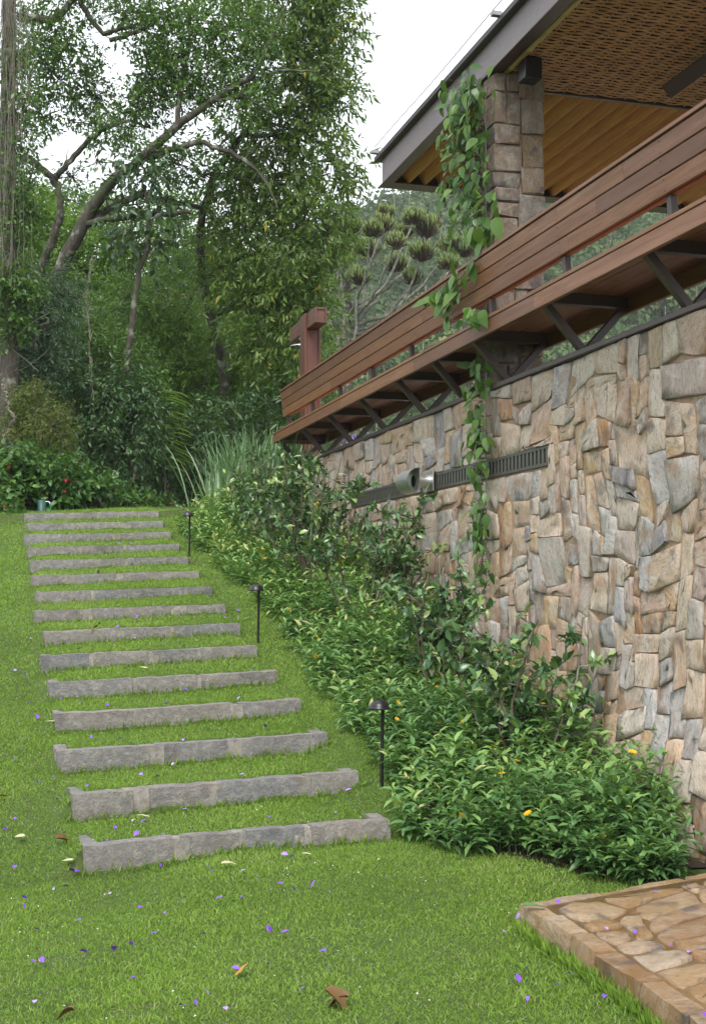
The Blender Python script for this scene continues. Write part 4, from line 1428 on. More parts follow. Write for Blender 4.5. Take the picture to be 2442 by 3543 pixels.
tag(obj('inner_leaves', vine_rest.mesh('inner_leaves', M['vine'], True), vine), kind='stuff')
sp = Soup(); c0, c1 = at_x(1679, 300, 3.47), at_x(1682, 2050, 3.46)
sp.tube([c0, (c0 + c1) / 2, c1], .0035, 6)
tag(obj('steel_cable', sp.mesh('steel_cable', M['cable'], True, c1), None, tuple(c1)), 'thin vertical steel cable the vine climbs, against the wall', 'cable')

# ================================================================== strap-leaved clumps
def strap_clump(label, X, Y, n, H, spread, seed, flowers=0, fan=.55):
    r = np.random.default_rng(seed)
    g = float(terrain(X, Y))
    if X > 3.95 and Y < 14.9: g = 2.8
    o = empty('strap_leaf_clump', (X, Y, g), label, 'plant', 'strap-leaved clumps at the wall end')
    s_ = Soup()
    m_ = 6; u = np.linspace(0, 1, m_)
    for k in range(n):
        az = r.uniform(0, 6.28); out = r.uniform(.05, fan)
        b0 = np.array([r.normal(0, spread), r.normal(0, spread), 0])
        L = H * r.uniform(.7, 1.15)
        d = np.array([math.cos(az) * out, math.sin(az) * out, 1.0]); d /= np.linalg.norm(d)
        bend = r.uniform(.0, .2) * L
        P = b0 + d * (u * L)[:, None] + np.array([math.cos(az), math.sin(az), -.6]) * (u ** 3 * bend)[:, None]
        sd = np.array([-math.sin(az + r.normal(0, .6)), math.cos(az), 0]); sd /= np.linalg.norm(sd)
        w_ = r.uniform(.010, .017) * np.array([.7, 1, 1, .9, .6, .05])
        V = np.concatenate([P - sd * w_[:, None], P + sd * w_[:, None]])
        i_ = np.arange(m_ - 1)
        s_.add(V, np.stack([i_, i_ + m_, i_ + m_ + 1, i_ + 1], -1), tint=np.clip(r.normal(.55, .2), 0, .95) if r.random() > .03 else 1.0)
    obj('leaves', s_.mesh('leaves', M['strap']), o)
    for k in range(flowers):
        s2 = Soup()
        az = r.uniform(0, 6.28); tip = np.array([r.normal(0, spread * 1.2), r.normal(0, spread), H * r.uniform(.85, 1.1)])
        s2.tube(branch_pts((0, 0, 0), tip, r), .004, 4)
        st_ = obj('flower_stalk', s2.mesh('flower_stalk', M['strap']), o)
        f_ = Soup(); nn_ = 60
        leaves(f_, tip + r.normal(0, .05, (nn_, 3)), unit(r.normal(0, 1, (nn_, 3))), unit(r.normal(0, 1, (nn_, 3))), .035, .022, .5, LEAF2)
        obj('flower_head', f_.mesh('flower_head', M['lilac']), o)


strap_clump('big pale green strap-leaved clump just beyond the bench end', 3.2, 15.35, 620, 1.1, .3, 1)
strap_clump('strap-leaved clump arching over the leafy bed beside the far path light', 2.9, 15.05, 320, .85, .2, 2, 0, .36)
strap_clump('strap-leaved clump close behind the wall end, seen under the bench', 3.65, 15.3, 360, .85, .28, 3)
strap_clump('strap-leaved clump with lilac flower heads behind the bench brackets', 4.9, 15.9, 380, .85, .4, 4, 9)
strap_clump('strap-leaved clump at the foot of the shower post', 4.25, 15.4, 320, .75, .3, 5)


# ================================================================== foliage volumes
def fol(soup, C, rad, ns, lps, L, W, tpl=LEAF2, droop=.2, gap=-.2, freq=1.6, tone=.5, tw=.14, r=None, bias=.45, upn=.6, slen=3.2, twigs=None, ntw=0):
    C = np.asarray(C, float); rad = np.asarray(rad, float)
    n0 = int(ns * 1.9)
    d = unit(r.normal(0, 1, (n0, 3)))
    P = C + d * rad * (r.random(n0) ** bias)[:, None]
    ok = vnoise(P * freq / max(rad.mean(), .3), int(r.integers(1e6))) > gap
    P, d = P[ok][:ns], d[ok][:ns]
    n = len(P)
    ax = unit(d * .55 + r.normal(0, .55, (n, 3)) + np.array([0, 0, .25 - droop]))
    tn = np.clip(tone + r.normal(0, tw, n), 0.02, .97)
    if twigs is not None and ntw:
        for k in r.choice(n, min(ntw, n), replace=False):
            twigs.tube(branch_pts(C + (P[k] - C) * .08, P[k] + ax[k] * L * 2, r, .10, 6), np.linspace(.018, .004, 6) * max(.5, rad.mean() / 1.2), 5)
    for k in range(lps):
        f = (k + .6) / lps
        base = P + ax * (f * slen * L)
        side_ = unit(np.cross(ax, r.normal(0, 1, (n, 3))))
        D = ax * (.25 + .6 * f) + side_ + np.array([0, 0, -droop]) + r.normal(0, .2, (n, 3))
        ll_ = L * r.uniform(.65, 1.2, n)
        leaves(soup, base, D, np.array([0, 0, upn]) + r.normal(0, .5, (n, 3)), ll_, ll_ * W, np.clip(tn + r.normal(0, .09, n), 0, 1), tpl)


def tree(name, label, cat, mat, limbs, clumps, L, W, seed, lps=7, droop=.25, gap=-.2, barkm='bark', group=None, tone=.5, tpl=LEAF2, dens=1.0, ntw=10, upn=.6, sides=8, tw=.14):
    """limbs: lists of (px, py, depth, radius); clumps: (px, py, depth, rx px, ry px[, n])"""
    r = np.random.default_rng(seed)
    tr, br, lf = Soup(), Soup(), Soup()
    b0 = at_d(*limbs[0][0][:3])
    g = float(terrain(b0[0], b0[1], False))
    B = np.array([b0[0], b0[1], g])
    o = empty(name, tuple(B), label, cat, group)
    for k, lm in enumerate(limbs):
        P = np.array([at_d(*q_[:3]) for q_ in lm]); rr = np.array([q_[3] for q_ in lm])
        if k == 0 and P[0][2] > g: P = np.concatenate([[[P[0][0] * 1.0, P[0][1], g - .2]], P]); rr = np.r_[rr[0] * 1.15, rr]
        # smooth by interpolation
        s0 = np.r_[0, np.cumsum(np.linalg.norm(np.diff(P, axis=0), axis=1))]
        s1 = np.linspace(0, s0[-1], max(8, 4 * len(P)))
        Q = np.stack([np.interp(s1, s0, P[:, c]) for c in range(3)], 1)
        for _ in range(2): Q[1:-1] = (Q[:-2] + 2 * Q[1:-1] + Q[2:]) / 4
        Q[1:-1] += r.normal(0, .012, Q[1:-1].shape)
        (tr if k == 0 else br).tube(Q - B, np.interp(s1, s0, rr), sides)
        # side twigs
        if k:
            for j in r.integers(2, len(Q) - 1, 7):
                e = Q[j] + unit(r.normal(0, 1, 3) + (0, 0, .1)) * r.uniform(.3, .9)
                br.tube(branch_pts(Q[j], e, r, .12, 6) - B, np.linspace(.4, .12, 6) * np.interp(s1, s0, rr)[j] * .6, 5)
    for c in clumps:
        px, py, d, rx, ry = c[:5]
        m_ = d / FPX
        rad = np.array([rx * m_, rx * m_, ry * m_])
        area = rad[0] * rad[2] * 3.14
        ns = int((c[5] if len(c) > 5 else 1.0) * dens * area * 3.4 / (L * L * W * lps * .55)) + 6
        fol(lf, at_d(px, py, d) - B, rad, ns, lps, L, W, tpl, droop, gap, 1.6, tone, tw, r, twigs=br, ntw=ntw, upn=upn)
    obj('trunk', tr.mesh('trunk', M[barkm], True), o)
    if br.V: obj('branches', br.mesh('branches', M[barkm], True), o)
    obj('crown', lf.mesh('crown', M[mat]), o)
    return o, B


# ---- the big leaning tree
tree('leaning_tree', 'big mossy leaning tree with bare crooked limbs against the sky', 'tree', 'forest_mid',
     [[(150, 1060, 20.3, .125), (195, 958, 20, .115), (285, 783, 20, .105), (354, 661, 20, .095), (407, 608, 19.8, .085), (489, 555, 19.5, .075), (611, 440, 19.3, .062), (733, 345, 19.2, .048), (904, 258, 19, .036), (930, 150, 19, .024), (990, 20, 19, .018)],
      [(285, 783, 20, .085), (330, 746, 20.1, .066), (407, 705, 20.2, .06), (489, 672, 20.2, .055), (560, 690, 20.3, .046), (700, 720, 20.4, .03)],
      [(300, 775, 20, .06), (345, 766, 19.8, .052), (407, 752, 19.6, .047), (520, 738, 19.5, .044), (660, 735, 19.4, .034)],
      [(126, 980, 20.5, .075), (195, 791, 20.4, .068), (216, 720, 20.4, .06), (200, 650, 20.4, .055), (187, 628, 20.4, .054), (151, 587, 20.3, .058), (102, 548, 20.2, .062), (60, 560, 20, .07)],
      [(187, 628, 20.4, .05), (244, 559, 20.4, .046), (293, 498, 20.4, .042), (354, 450, 20.4, .038), (436, 415, 20.3, .028), (520, 440, 20.2, .018)],
      [(611, 440, 19.3, .05), (620, 340, 19.4, .034), (650, 190, 19.4, .028), (660, 20, 19.5, .02)],
      [(489, 555, 19.5, .055), (580, 520, 19.4, .05), (700, 490, 19.3, .04), (830, 540, 19.2, .034), (920, 620, 19.2, .028), (960, 720, 19.2, .016)],
      [(60, 60, 19.8, .06), (190, 70, 19.8, .055), (260, -10, 19.8, .05), (330, -60, 19.8, .04)],
      [(270, -20, 19.8, .045), (300, 50, 19.8, .042), (360, 120, 19.8, .036), (430, 100, 19.7, .03), (530, 70, 19.7, .02)],
      [(380, 140, 19.7, .035), (470, 115, 19.7, .032), (530, 80, 19.7, .027), (600, 20, 19.7, .02)],
      [(904, 258, 19, .024), (1000, 240, 19, .018), (1100, 250, 19, .01)],
      [(730, 350, 19.2, .026), (850, 330, 19.1, .022), (950, 400, 19.1, .014)]],
     [(120, 130, 19.8, 90, 110, .75), (230, 150, 20, 100, 110, .75), (210, 280, 20.2, 110, 110, .75), (330, 330, 20.4, 120, 90, .6), (150, 400, 20.3, 90, 90, .55),
      (420, 40, 19.9, 120, 60, .6), (560, 110, 19.6, 120, 100, .75), (480, 330, 20, 110, 80, .6), (560, 300, 20, 90, 110, .7), (640, 200, 19.6, 130, 130, .8), (760, 90, 19.4, 140, 130, .8),
      (700, 300, 19.4, 110, 100, .7), (450, 440, 20.1, 140, 80, .6), (330, 430, 20.5, 90, 60, .4), (600, 560, 19.8, 130, 80, .6), (870, 130, 19.2, 130, 130, .75), (830, 330, 19.2, 110, 120, .7),
      (340, 560, 20.6, 90, 60, .35), (700, 600, 19.8, 120, 70, .5), (560, -60, 19.6, 300, 90, .5), (200, -60, 19.8, 240, 80, .5), (250, 610, 20.6, 60, 40, .25)],
     .092, .45, 101, lps=7, droop=.3, gap=-.15, tone=.5, dens=1.15, ntw=20)

# ---- the tree with long hanging leaves, right edge of the wood
tree('long_leaved_tree', 'broad tree with long drooping light green leaves at the edge of the wood', 'tree', 'canopy',
     [[(800, 1560, 22, .11), (770, 1230, 21.8, .10), (735, 1090, 21.5, .09), (700, 966, 21.2, .08), (688, 800, 21, .07), (740, 600, 20.6, .055), (840, 470, 20.3, .045), (960, 330, 20, .03), (1040, 180, 20, .018)],
      [(700, 966, 21.2, .05), (840, 880, 20.6, .04), (980, 860, 20.2, .028), (1100, 820, 20, .014)],
      [(735, 1090, 21.5, .05), (880, 1040, 20.8, .04), (1000, 1060, 20.3, .026), (1080, 1120, 20, .012)],
      [(770, 1230, 21.8, .05), (880, 1220, 20.8, .036), (990, 1240, 20.2, .02)],
      [(740, 600, 20.6, .04), (880, 620, 20.2, .034), (1010, 640, 20, .024), (1140, 600, 19.8, .012)],
      [(840, 470, 20.3, .036), (980, 470, 20, .028), (1120, 420, 19.8, .014)]],
     [(1130, 100, 20, 105, 150), (1010, 40, 20, 150, 150), (1150, 330, 20, 95, 130), (1030, 260, 20, 130, 130, .8), (1150, 560, 20, 90, 120), (1090, 700, 20, 110, 120), (1120, 820, 20, 90, 100), (1040, 930, 20, 130, 120),
      (1070, 1060, 20, 85, 90), (1050, 1190, 20, 80, 90), (920, 420, 20.3, 140, 110, .6), (960, 600, 20.3, 140, 130, .8), (860, 620, 20.6, 130, 110, .6), (900, 800, 20.4, 160, 120, .9), (930, 980, 20.5, 150, 120),
      (820, 950, 20.8, 120, 100, .7), (900, 1120, 20.6, 140, 110), (970, 1220, 20.3, 110, 90), (800, 480, 20.6, 110, 110, .5), (1050, 430, 20.2, 130, 110, .7), (780, 760, 20.9, 110, 110, .6), (900, -40, 20.2, 160, 110, .8), (1080, -80, 20, 140, 110)],
     .14, .32, 102, lps=8, droop=.65, gap=-.25, tone=.55, dens=1.2, ntw=14, upn=.3)

# ---- slender tree with a bunch of big dark leaves
tree('slender_tree', 'slender pale trunk with a dark bunch of big leaves hanging under the limbs', 'tree', 'forest_dark',
     [[(440, 1300, 19.2, .05), (452, 1153, 19.2, .048), (470, 1020, 19.2, .045), (497, 889, 19.2, .04), (522, 760, 19.2, .034), (500, 640, 19.2, .022)], [(480, 985, 19.2, .03), (468, 870, 19.2, .028), (455, 760, 19.2, .02)]],
     [(500, 610, 19.2, 75, 60), (520, 700, 19.2, 85, 70), (455, 800, 19.2, 60, 80), (560, 830, 19.3, 80, 60, .6), (480, 560, 19.3, 70, 50)],
     .16, .42, 103, lps=6, droop=.6, gap=-.3, barkm='bark', tone=.35, dens=.75)

UG = 'trees and tall shrubs along the edge of the wood'
# ---- understorey at the edge of the wood
tree('dark_laurel_tree', 'rounded dark glossy-leaved tree in front of the wood, pale trunk below', 'tree', 'forest_dark',
     [[(393, 1745, 19.0, .055), (396, 1640, 19.0, .05), (400, 1520, 19.1, .04), (420, 1400, 19.2, .02)], [(398, 1580, 19, .03), (330, 1480, 19, .02), (300, 1400, 19, .012)]],
     [(400, 1470, 19.0, 140, 130), (300, 1500, 19.0, 90, 130, .9), (350, 1350, 19.2, 160, 90), (450, 1370, 19.2, 100, 110), (380, 1580, 18.9, 120, 70, .8), (500, 1480, 19.2, 70, 110)],
     .105, .40, 104, droop=.45, gap=-.35, barkm='bark_pale', tone=.55, group=UG, dens=1.1)
tree('feathery_olive_shrub', 'feathery olive brown shrub with ferny foliage behind the hedge', 'shrub', 'forest_olive',
     [[(90, 1740, 17.2, .04), (95, 1620, 17.2, .035), (120, 1480, 17.3, .02)], [(95, 1620, 17.2, .02), (180, 1520, 17.1, .012)]],
     [(130, 1400, 17.3, 110, 70), (180, 1480, 17.1, 95, 80), (110, 1530, 17.2, 110, 80), (210, 1560, 17.0, 60, 50), (60, 1440, 17.4, 80, 90)],
     .05, .32, 105, lps=12, droop=.3, gap=-.1, tone=.55, group=UG, dens=.8)
tree('bluish_leaved_tree', 'bluish green fine-leaved tree filling the left of the wood', 'tree', 'forest_blue',
     [[(40, 1760, 18.6, .07), (45, 1500, 18.6, .06), (70, 1250, 18.7, .04), (110, 1050, 18.8, .02)], [(70, 1250, 18.7, .03), (160, 1150, 18.6, .02), (220, 1080, 18.5, .01)]],
     [(90, 1050, 18.7, 130, 110), (190, 1010, 18.8, 110, 90), (60, 1180, 18.6, 120, 110), (170, 1160, 18.6, 120, 110), (80, 1310, 18.5, 110, 90), (20, 950, 18.7, 70, 80), (210, 1270, 18.7, 90, 80, .8), (0, 1100, 18.4, 80, 120)],
     .08, .28, 106, lps=8, droop=.4, gap=-.25, tone=.6, group=UG, dens=.95)
tree('green_shrub_tree', 'mid green leafy tree under the leaning trunk', 'tree', 'forest_mid',
     [[(330, 1745, 20.2, .05), (330, 1500, 20.2, .045), (320, 1300, 20.2, .03), (300, 1150, 20.3, .015)]],
     [(300, 1270, 20, 120, 90), (400, 1250, 20, 130, 100), (240, 1370, 19.6, 110, 80), (480, 1330, 19.8, 110, 80), (330, 1120, 20.3, 110, 80, .8), (270, 1190, 20.2, 80, 70)],
     .09, .40, 107, gap=-.3, tone=.52, group=UG, droop=.35)
tree('lime_leaved_tree', 'lime green bushy tree left of the shower post', 'tree', 'forest_lime',
     [[(880, 1740, 22.5, .07), (850, 1500, 22.5, .06), (800, 1330, 22.5, .04), (760, 1200, 22.6, .02)], [(830, 1420, 22.5, .03), (900, 1300, 22.4, .02)]],
     [(760, 1210, 22.6, 120, 90), (850, 1330, 22.4, 130, 100), (720, 1330, 22.4, 120, 90, .9), (930, 1370, 22.2, 90, 80), (640, 1180, 22.6, 110, 100, .9), (800, 1420, 22.1, 130, 70), (560, 1120, 22.6, 90, 90, .8)],
     .085, .42, 108, gap=-.25, tone=.42, group=UG, droop=.3)
tree('dark_broadleaf_tree', 'very dark broad-leaved tree behind the pale strap leaves', 'tree', 'forest_dark',
     [[(740, 1750, 20.6, .06), (730, 1650, 20.6, .05), (740, 1520, 20.7, .03)], [(735, 1600, 20.6, .03), (850, 1520, 20.4, .02)]],
     [(700, 1560, 20.5, 130, 110), (820, 1500, 20.5, 130, 90), (620, 1600, 20.6, 100, 120), (920, 1470, 20.4, 100, 90), (760, 1660, 20.4, 140, 70), (1000, 1390, 20.6, 70, 80), (560, 1640, 20.8, 80, 110)],
     .15, .36, 109, droop=.15, gap=-.35, tone=.5, group=UG)
tree('tangled_green_tree', 'tangled green tree hung with creepers in the middle of the wood', 'tree', 'forest_mid',
     [[(590, 1745, 23, .07), (580, 1450, 23, .06), (560, 1200, 23, .05), (540, 980, 23, .03), (520, 850, 23, .02)], [(560, 1200, 23, .03), (640, 1080, 23, .02), (690, 980, 23, .012)]],
     [(560, 1050, 23, 130, 110, .8), (640, 1280, 23, 120, 120), (520, 1230, 23, 110, 110, .9), (640, 1430, 22.7, 120, 100), (500, 1400, 23, 100, 100), (430, 1020, 23.2, 110, 90, .8), (640, 900, 23, 110, 90, .6)],
     .085, .40, 110, gap=-.2, tone=.55, group=UG, droop=.4)
# ---- taller trees farther back
BG = 'taller trees at the back of the wood'
specs = [('lime canopy tree glowing behind the leaning trunk', 'forest_lime', 260, 1740, 29, [(120, 800, 170, 110), (300, 850, 170, 110), (420, 930, 150, 110), (180, 950, 180, 110), (330, 1050, 170, 110), (80, 720, 120, 70)], .45),
         ('pale green canopy tree at the upper left skyline', 'forest_mid', 60, 1740, 33, [(60, 760, 160, 90), (220, 720, 170, 60), (60, 900, 150, 110), (380, 740, 130, 60)], .62),
         ('dense green tree filling the back of the wood on the left', 'forest_mid', 90, 1740, 26, [(80, 1150, 190, 150), (300, 1180, 190, 150), (100, 1420, 190, 160), (320, 1450, 180, 160), (120, 1620, 190, 110), (330, 1640, 180, 100)], .42),
         ('dense dark tree filling the back of the wood in the middle', 'forest_dark', 520, 1740, 26.5, [(500, 1180, 170, 150), (520, 1430, 170, 160), (560, 1640, 180, 110), (680, 1250, 160, 140), (720, 1480, 170, 150), (760, 1640, 170, 110)], .5),
         ('green tree closing the wood behind the shower', 'forest_mid', 950, 1740, 28, [(880, 1250, 150, 140), (900, 1480, 160, 150), (980, 1380, 110, 110), (900, 1640, 160, 100), (1010, 1200, 110, 110), (820, 1050, 150, 130), (1080, 1300, 80, 90)], .55),
         ('yellow green tree between the trunks at the back', 'forest_lime', 700, 1740, 31, [(560, 850, 150, 100), (680, 1000, 150, 120), (780, 880, 140, 110), (600, 730, 110, 60)], .35)]
for k, (lab, mat, px, py, d, cl_, tn) in enumerate(specs):
    mean = np.mean([c[:2] for c in cl_], 0)
    tree('woodland_tree', lab, 'tree', mat, [[(px, py, d, .16), ((px + mean[0]) / 2, (py + mean[1]) / 2, d, .11), (mean[0], mean[1], d, .06)]] + [[(mean[0], mean[1] + 60, d, .05), (c[0], c[1], d, .02)] for c in cl_[:4]],
         [(c[0], c[1], d, c[2], c[3], 1.0) for c in cl_], .13, .46, 120 + k, gap=-.45, group=BG, tone=tn, dens=1.3, ntw=6, barkm='bark_pale' if k % 2 else 'bark')

# ---- moss-hung trunk at the left edge
r = np.random.default_rng(77)
B = at_d(30, 1760, 17.6); B[2] = float(terrain(B[0], B[1], False))
mt = empty('moss_hung_trunk', tuple(B), 'thick trunk at the left edge curtained with grey hanging moss and vines', 'tree')
sp = Soup(); P = np.array([at_d(40, 1760, 17.6), at_d(32, 1300, 17.6), at_d(36, 900, 17.6), at_d(26, 500, 17.6), at_d(34, 150, 17.6), at_d(30, -150, 17.6)])
sp.tube(P - B, [.15, .13, .12, .11, .1, .09], 12); obj('trunk', sp.mesh('trunk', M['bark'], True), mt)
sp = Soup()
for k in range(260):
    px, y0 = r.normal(34, 32) + 14 * math.sin(k * 1.7), r.uniform(-120, 760)
    L = r.uniform(.35, 1.5); d = 17.6 + r.uniform(-.45, .1)
    a_ = at_d(px, y0, d) - B; n_ = 7
    Q = a_ + np.c_[np.cumsum(r.normal(0, .018, n_)), np.cumsum(r.normal(0, .018, n_)), -np.linspace(0, L, n_)]
    sp.tube(Q, r.uniform(.002, .0045), 3)
for k in range(110):                                                 # dead twigs standing off
    a_ = at_d(r.normal(45, 25), r.uniform(-50, 1300), 17.5) - B
    sp.tube(branch_pts(a_, a_ + r.normal(0, .22, 3) + (.08, 0, 0), r, .2, 6), r.uniform(.002, .005), 3)
obj('hanging_moss', sp.mesh('hanging_moss', M['moss_strand']), mt)
lf = Soup()
for (px, py, rx, ry, n_) in ((75, 650, 45, 200, 1), (80, 950, 55, 200, 1), (60, 300, 45, 200, .7), (20, 1000, 60, 200, 1)):
    mm = 17.6 / FPX
    fol(lf, at_d(px, py, 17.5) - B, (rx * mm, .25, ry * mm), int(240 * n_), 5, .085, .55, LEAF2, .4, -.2, 1.6, .35, .15, r)
obj('climbing_leaves', lf.mesh('climbing_leaves', M['forest_mid']), mt)

# ---- lianas
def liana(label, pts, rad, seed):
    r = np.random.default_rng(seed)
    P = np.array([at_d(*p) for p in pts]); s0 = np.linspace(0, 1, len(P)); s1 = np.linspace(0, 1, 40)
    Q = np.stack([np.interp(s1, s0, P[:, c]) for c in range(3)], 1)
    wob = np.cumsum(r.normal(0, .02, (40, 3)), 0); wob -= np.linspace(0, 1, 40)[:, None] * wob[-1]
    Q[:, :2] += wob[:, :2]
    s_ = Soup(); s_.tube(Q - Q[-1], np.linspace(rad, rad * .8, 40), 6)
    s_.tube(Q - Q[-1] + np.c_[.03 * np.sin(s1 * 31), .02 * np.cos(s1 * 31), 0 * s1], rad * .6, 5)
    tag(obj('liana', s_.mesh('liana', M['liana'], True), None, tuple(Q[-1])), label, 'liana', 'lianas hanging in the wood')


liana('pale twisted liana hanging beside the slender trunk', [(322, 880, 18.9), (318, 1100, 18.8), (330, 1250, 18.7), (326, 1385, 18.6)], .010, 1)
liana('thin liana dangling from the leaning limb at the left', [(120, 230, 19.6), (112, 400, 19.6), (100, 550, 19.6)], .012, 2)
liana('forked pale liana in the bluish leaves', [(140, 1080, 18.1), (146, 1150, 18.0), (132, 1215, 18.0)], .014, 3)
liana('grey liana at the left edge behind the olive shrub', [(12, 1330, 17.0), (18, 1450, 17.0), (4, 1570, 17.0)], .016, 4)
liana('dark liana hanging low between the trunks', [(475, 1500, 18.9), (482, 1620, 18.9), (478, 1720, 18.9)], .009, 5)

# ---- fern-like hanging fronds
r = np.random.default_rng(55)
B = at_d(575, 1750, 19.4); B[2] = float(terrain(B[0], B[1], False))
fr = empty('frond_creeper', tuple(B), 'creeper with bright ladder-like compound fronds hanging in the dark of the wood', 'creeper')
sp = Soup(); sp.tube([at_d(575, 1760, 19.4) - B, at_d(568, 1550, 19.4) - B, at_d(575, 1360, 19.4) - B], [.02, .016, .01], 6); obj('stem', sp.mesh('stem', M['bark'], True), fr)
for k in range(42):
    f = r.random(); a_ = at_d(572 + r.normal(0, 12), 1345 + 270 * f, 19.4 + r.normal(0, .12))
    az = r.normal(.1, .7); L = r.uniform(.22, .42); dirn = np.array([math.cos(az), -.35, 0]); m_ = 14
    u = np.linspace(0, 1, m_)
    Q = a_ + dirn * (u * L)[:, None] + np.array([0, 0, -.35]) * (u ** 2 * L)[:, None] - B
    lf = Soup(); sd = np.cross(dirn, (0, 0, 1))
    for sg in (-1, 1):
        leaves(lf, Q, sd * sg + dirn * .4 + np.array([0, 0, -.25]), np.tile([0, 0, 1.0], (m_, 1)), .085 * np.sin(u * 2.6 + .45), .026, .4 + .5 * r.random(), LEAF2)
    obj('frond', lf.mesh('frond', M['forest_lime']), fr)

# ================================================================== hedge with red flowers
HG = 'flowering hedge shrubs at the top of the lawn'
rf = flower_mesh('flower', 5, .038, M['red'], up=1.6)


def hedge(label, boxes, seed, nf, L=.10):
    r = np.random.default_rng(seed)
    c0 = at_d(boxes[0][0], 1770, boxes[0][2]); c0[2] = float(terrain(c0[0], c0[1]))
    o = empty('hedge_shrub', tuple(c0), label, 'shrub', HG)
    lf, st = Soup(), Soup()
    tips = []
    for (px, py, d, rx, ry, n_) in boxes:
        m_ = d / FPX; C = at_d(px, py, d)
        fol(lf, C - c0, (rx * m_, .45, ry * m_), int(n_), 8, L, .58, LEAF8, .1, -.5, 1.6, .5, .17, r, bias=.35, upn=.8, slen=2.4)
        for k in range(10):
            e = C - c0 + unit(r.normal(0, 1, 3)) * np.array([rx * m_, .4, ry * m_]) * .8
            g = e * np.array([.8, .8, 0]); g[2] = float(terrain(g[0] + c0[0], g[1] + c0[1])) - c0[2]
            st.tube(branch_pts(g, e, r, .08), np.linspace(.012, .005, 6), 5)
        for k in range(nf):
            dd = unit(r.normal(0, 1, 3)); dd[1] = -abs(dd[1]) - .5; dd = unit(dd)
            tips.append(C - c0 + dd * np.array([rx * m_, .5, ry * m_]))
    obj('foliage', lf.mesh('foliage', M['hedge']), o)
    obj('stems', st.mesh('stems', M['twig'], True), o)
    for p in tips:
        f_ = obj('flower', rf, o, tuple(p)); f_.rotation_euler = (r.normal(.8, .5), r.normal(0, .6), r.uniform(0, 6))


hedge('large-leaved hedge shrub with red flowers at the left edge of the lawn', [(10, 1695, 16.3, 75, 110, 250), (75, 1670, 16.6, 80, 95, 250), (0, 1825, 15.6, 50, 75, 120)], 61, 5)
hedge('middle red-flowered hedge shrub behind the green standpipe', [(195, 1680, 16.7, 90, 85, 260), (290, 1710, 17.2, 85, 65, 200)], 62, 4)
hedge('low far end of the red-flowered hedge in front of the dark wood', [(370, 1735, 18.2, 80, 38, 130), (460, 1750, 18.8, 80, 30, 110), (540, 1757, 19.3, 60, 24, 80)], 63, 3, .09)

# ================================================================== candelabra pine
r = np.random.default_rng(88)
AD = 43.0
ab = at_d(1195, 1500, AD); ab[2] = float(terrain(ab[0], ab[1], False))
ar = empty('candelabra_pine', tuple(ab), 'candelabra pine with lichen-pale upswept branches and tufted green tips', 'tree')
sp = Soup(); T0 = np.array([at_d(1196, py, AD) for py in (1900, 1500, 1250, 1050, 940, 860)])
T0[0][2] = ab[2] - .3
sp.tube(T0 - ab, [.32, .28, .24, .2, .15, .1], 10); obj('trunk', sp.mesh('trunk', M['bark'], True), ar)
tufts = [(1325, 745, 42.5), (1365, 800, 41), (1432, 715, 43.5), (1475, 765, 44), (1460, 845, 41.5), (1425, 930, 42), (1560, 810, 43), (1555, 870, 42), (1240, 925, 42), (1275, 825, 44), (1335, 705, 45.5), (1600, 830, 44.5), (1290, 760, 41),
         (1210, 760, 43), (1180, 830, 42), (1400, 770, 44.5), (1150, 750, 44), (1375, 880, 44), (1500, 740, 45.5), (1110, 880, 43)]
for k, (px, py, d) in enumerate(tufts):
    tip = at_d(px, py + 38, d) - ab
    oz = at_d(1196, min(1420, py + r.uniform(230, 420)), AD)[2] - ab[2]
    o0 = np.array([at_d(1196, 1200, AD)[0] - ab[0], at_d(1196, 1200, AD)[1] - ab[1], oz])
    s = np.linspace(0, 1, 14)[:, None]
    ctrl = np.array([tip[0] * .62 + o0[0] * .38, tip[1] * .62 + o0[1] * .38, oz + (tip[2] - oz) * .12])
    Q = (1 - s) ** 2 * o0 + 2 * s * (1 - s) * ctrl + s ** 2 * tip
    Q[1:-1] += r.normal(0, .03, Q[1:-1].shape)
    b_ = Soup(); b_.tube(Q, np.linspace(.075, .032, 14), 7)
    bo = obj('branch', b_.mesh('branch', M['arau_bark'], True), ar)
    tf_ = Soup(); nt_ = 150; sz = r.uniform(.36, .56); fl = r.uniform(.55, .9); off = r.normal(0, .08, 3)
    for j in range(nt_):
        az, rr_ = r.uniform(0, 6.28), math.sqrt(r.random()) * r.uniform(.8, 1.1)
        p0 = tip - np.array([0, 0, .22 * r.random()])
        out = np.array([math.cos(az), math.sin(az), 0]) * sz * rr_
        up_h = sz * (fl + .45 * (1 - rr_ ** 2)) * r.uniform(.7, 1.1)
        u = np.linspace(0, 1, 7)[:, None]
        q_ = p0 + (out + off * .6) * np.sin(u * 1.5) + np.array([0, 0, 1.0]) * (1 - np.cos(u * 1.5)) * up_h + np.cumsum(r.normal(0, .010, (7, 3)), 0)
        V, qq = tube(q_, np.array([.011, .011, .012, .015, .02, .021, .007]), 4)
        dead = r.random() < .12
        tf_.add(V, qq, tint=np.repeat(np.clip(u[:, 0] ** 1.3 * (.4 if dead else 1.05) + r.normal(0, .07), 0, 1), 4))
    obj('tuft', tf_.mesh('tuft', M['needle']), bo)

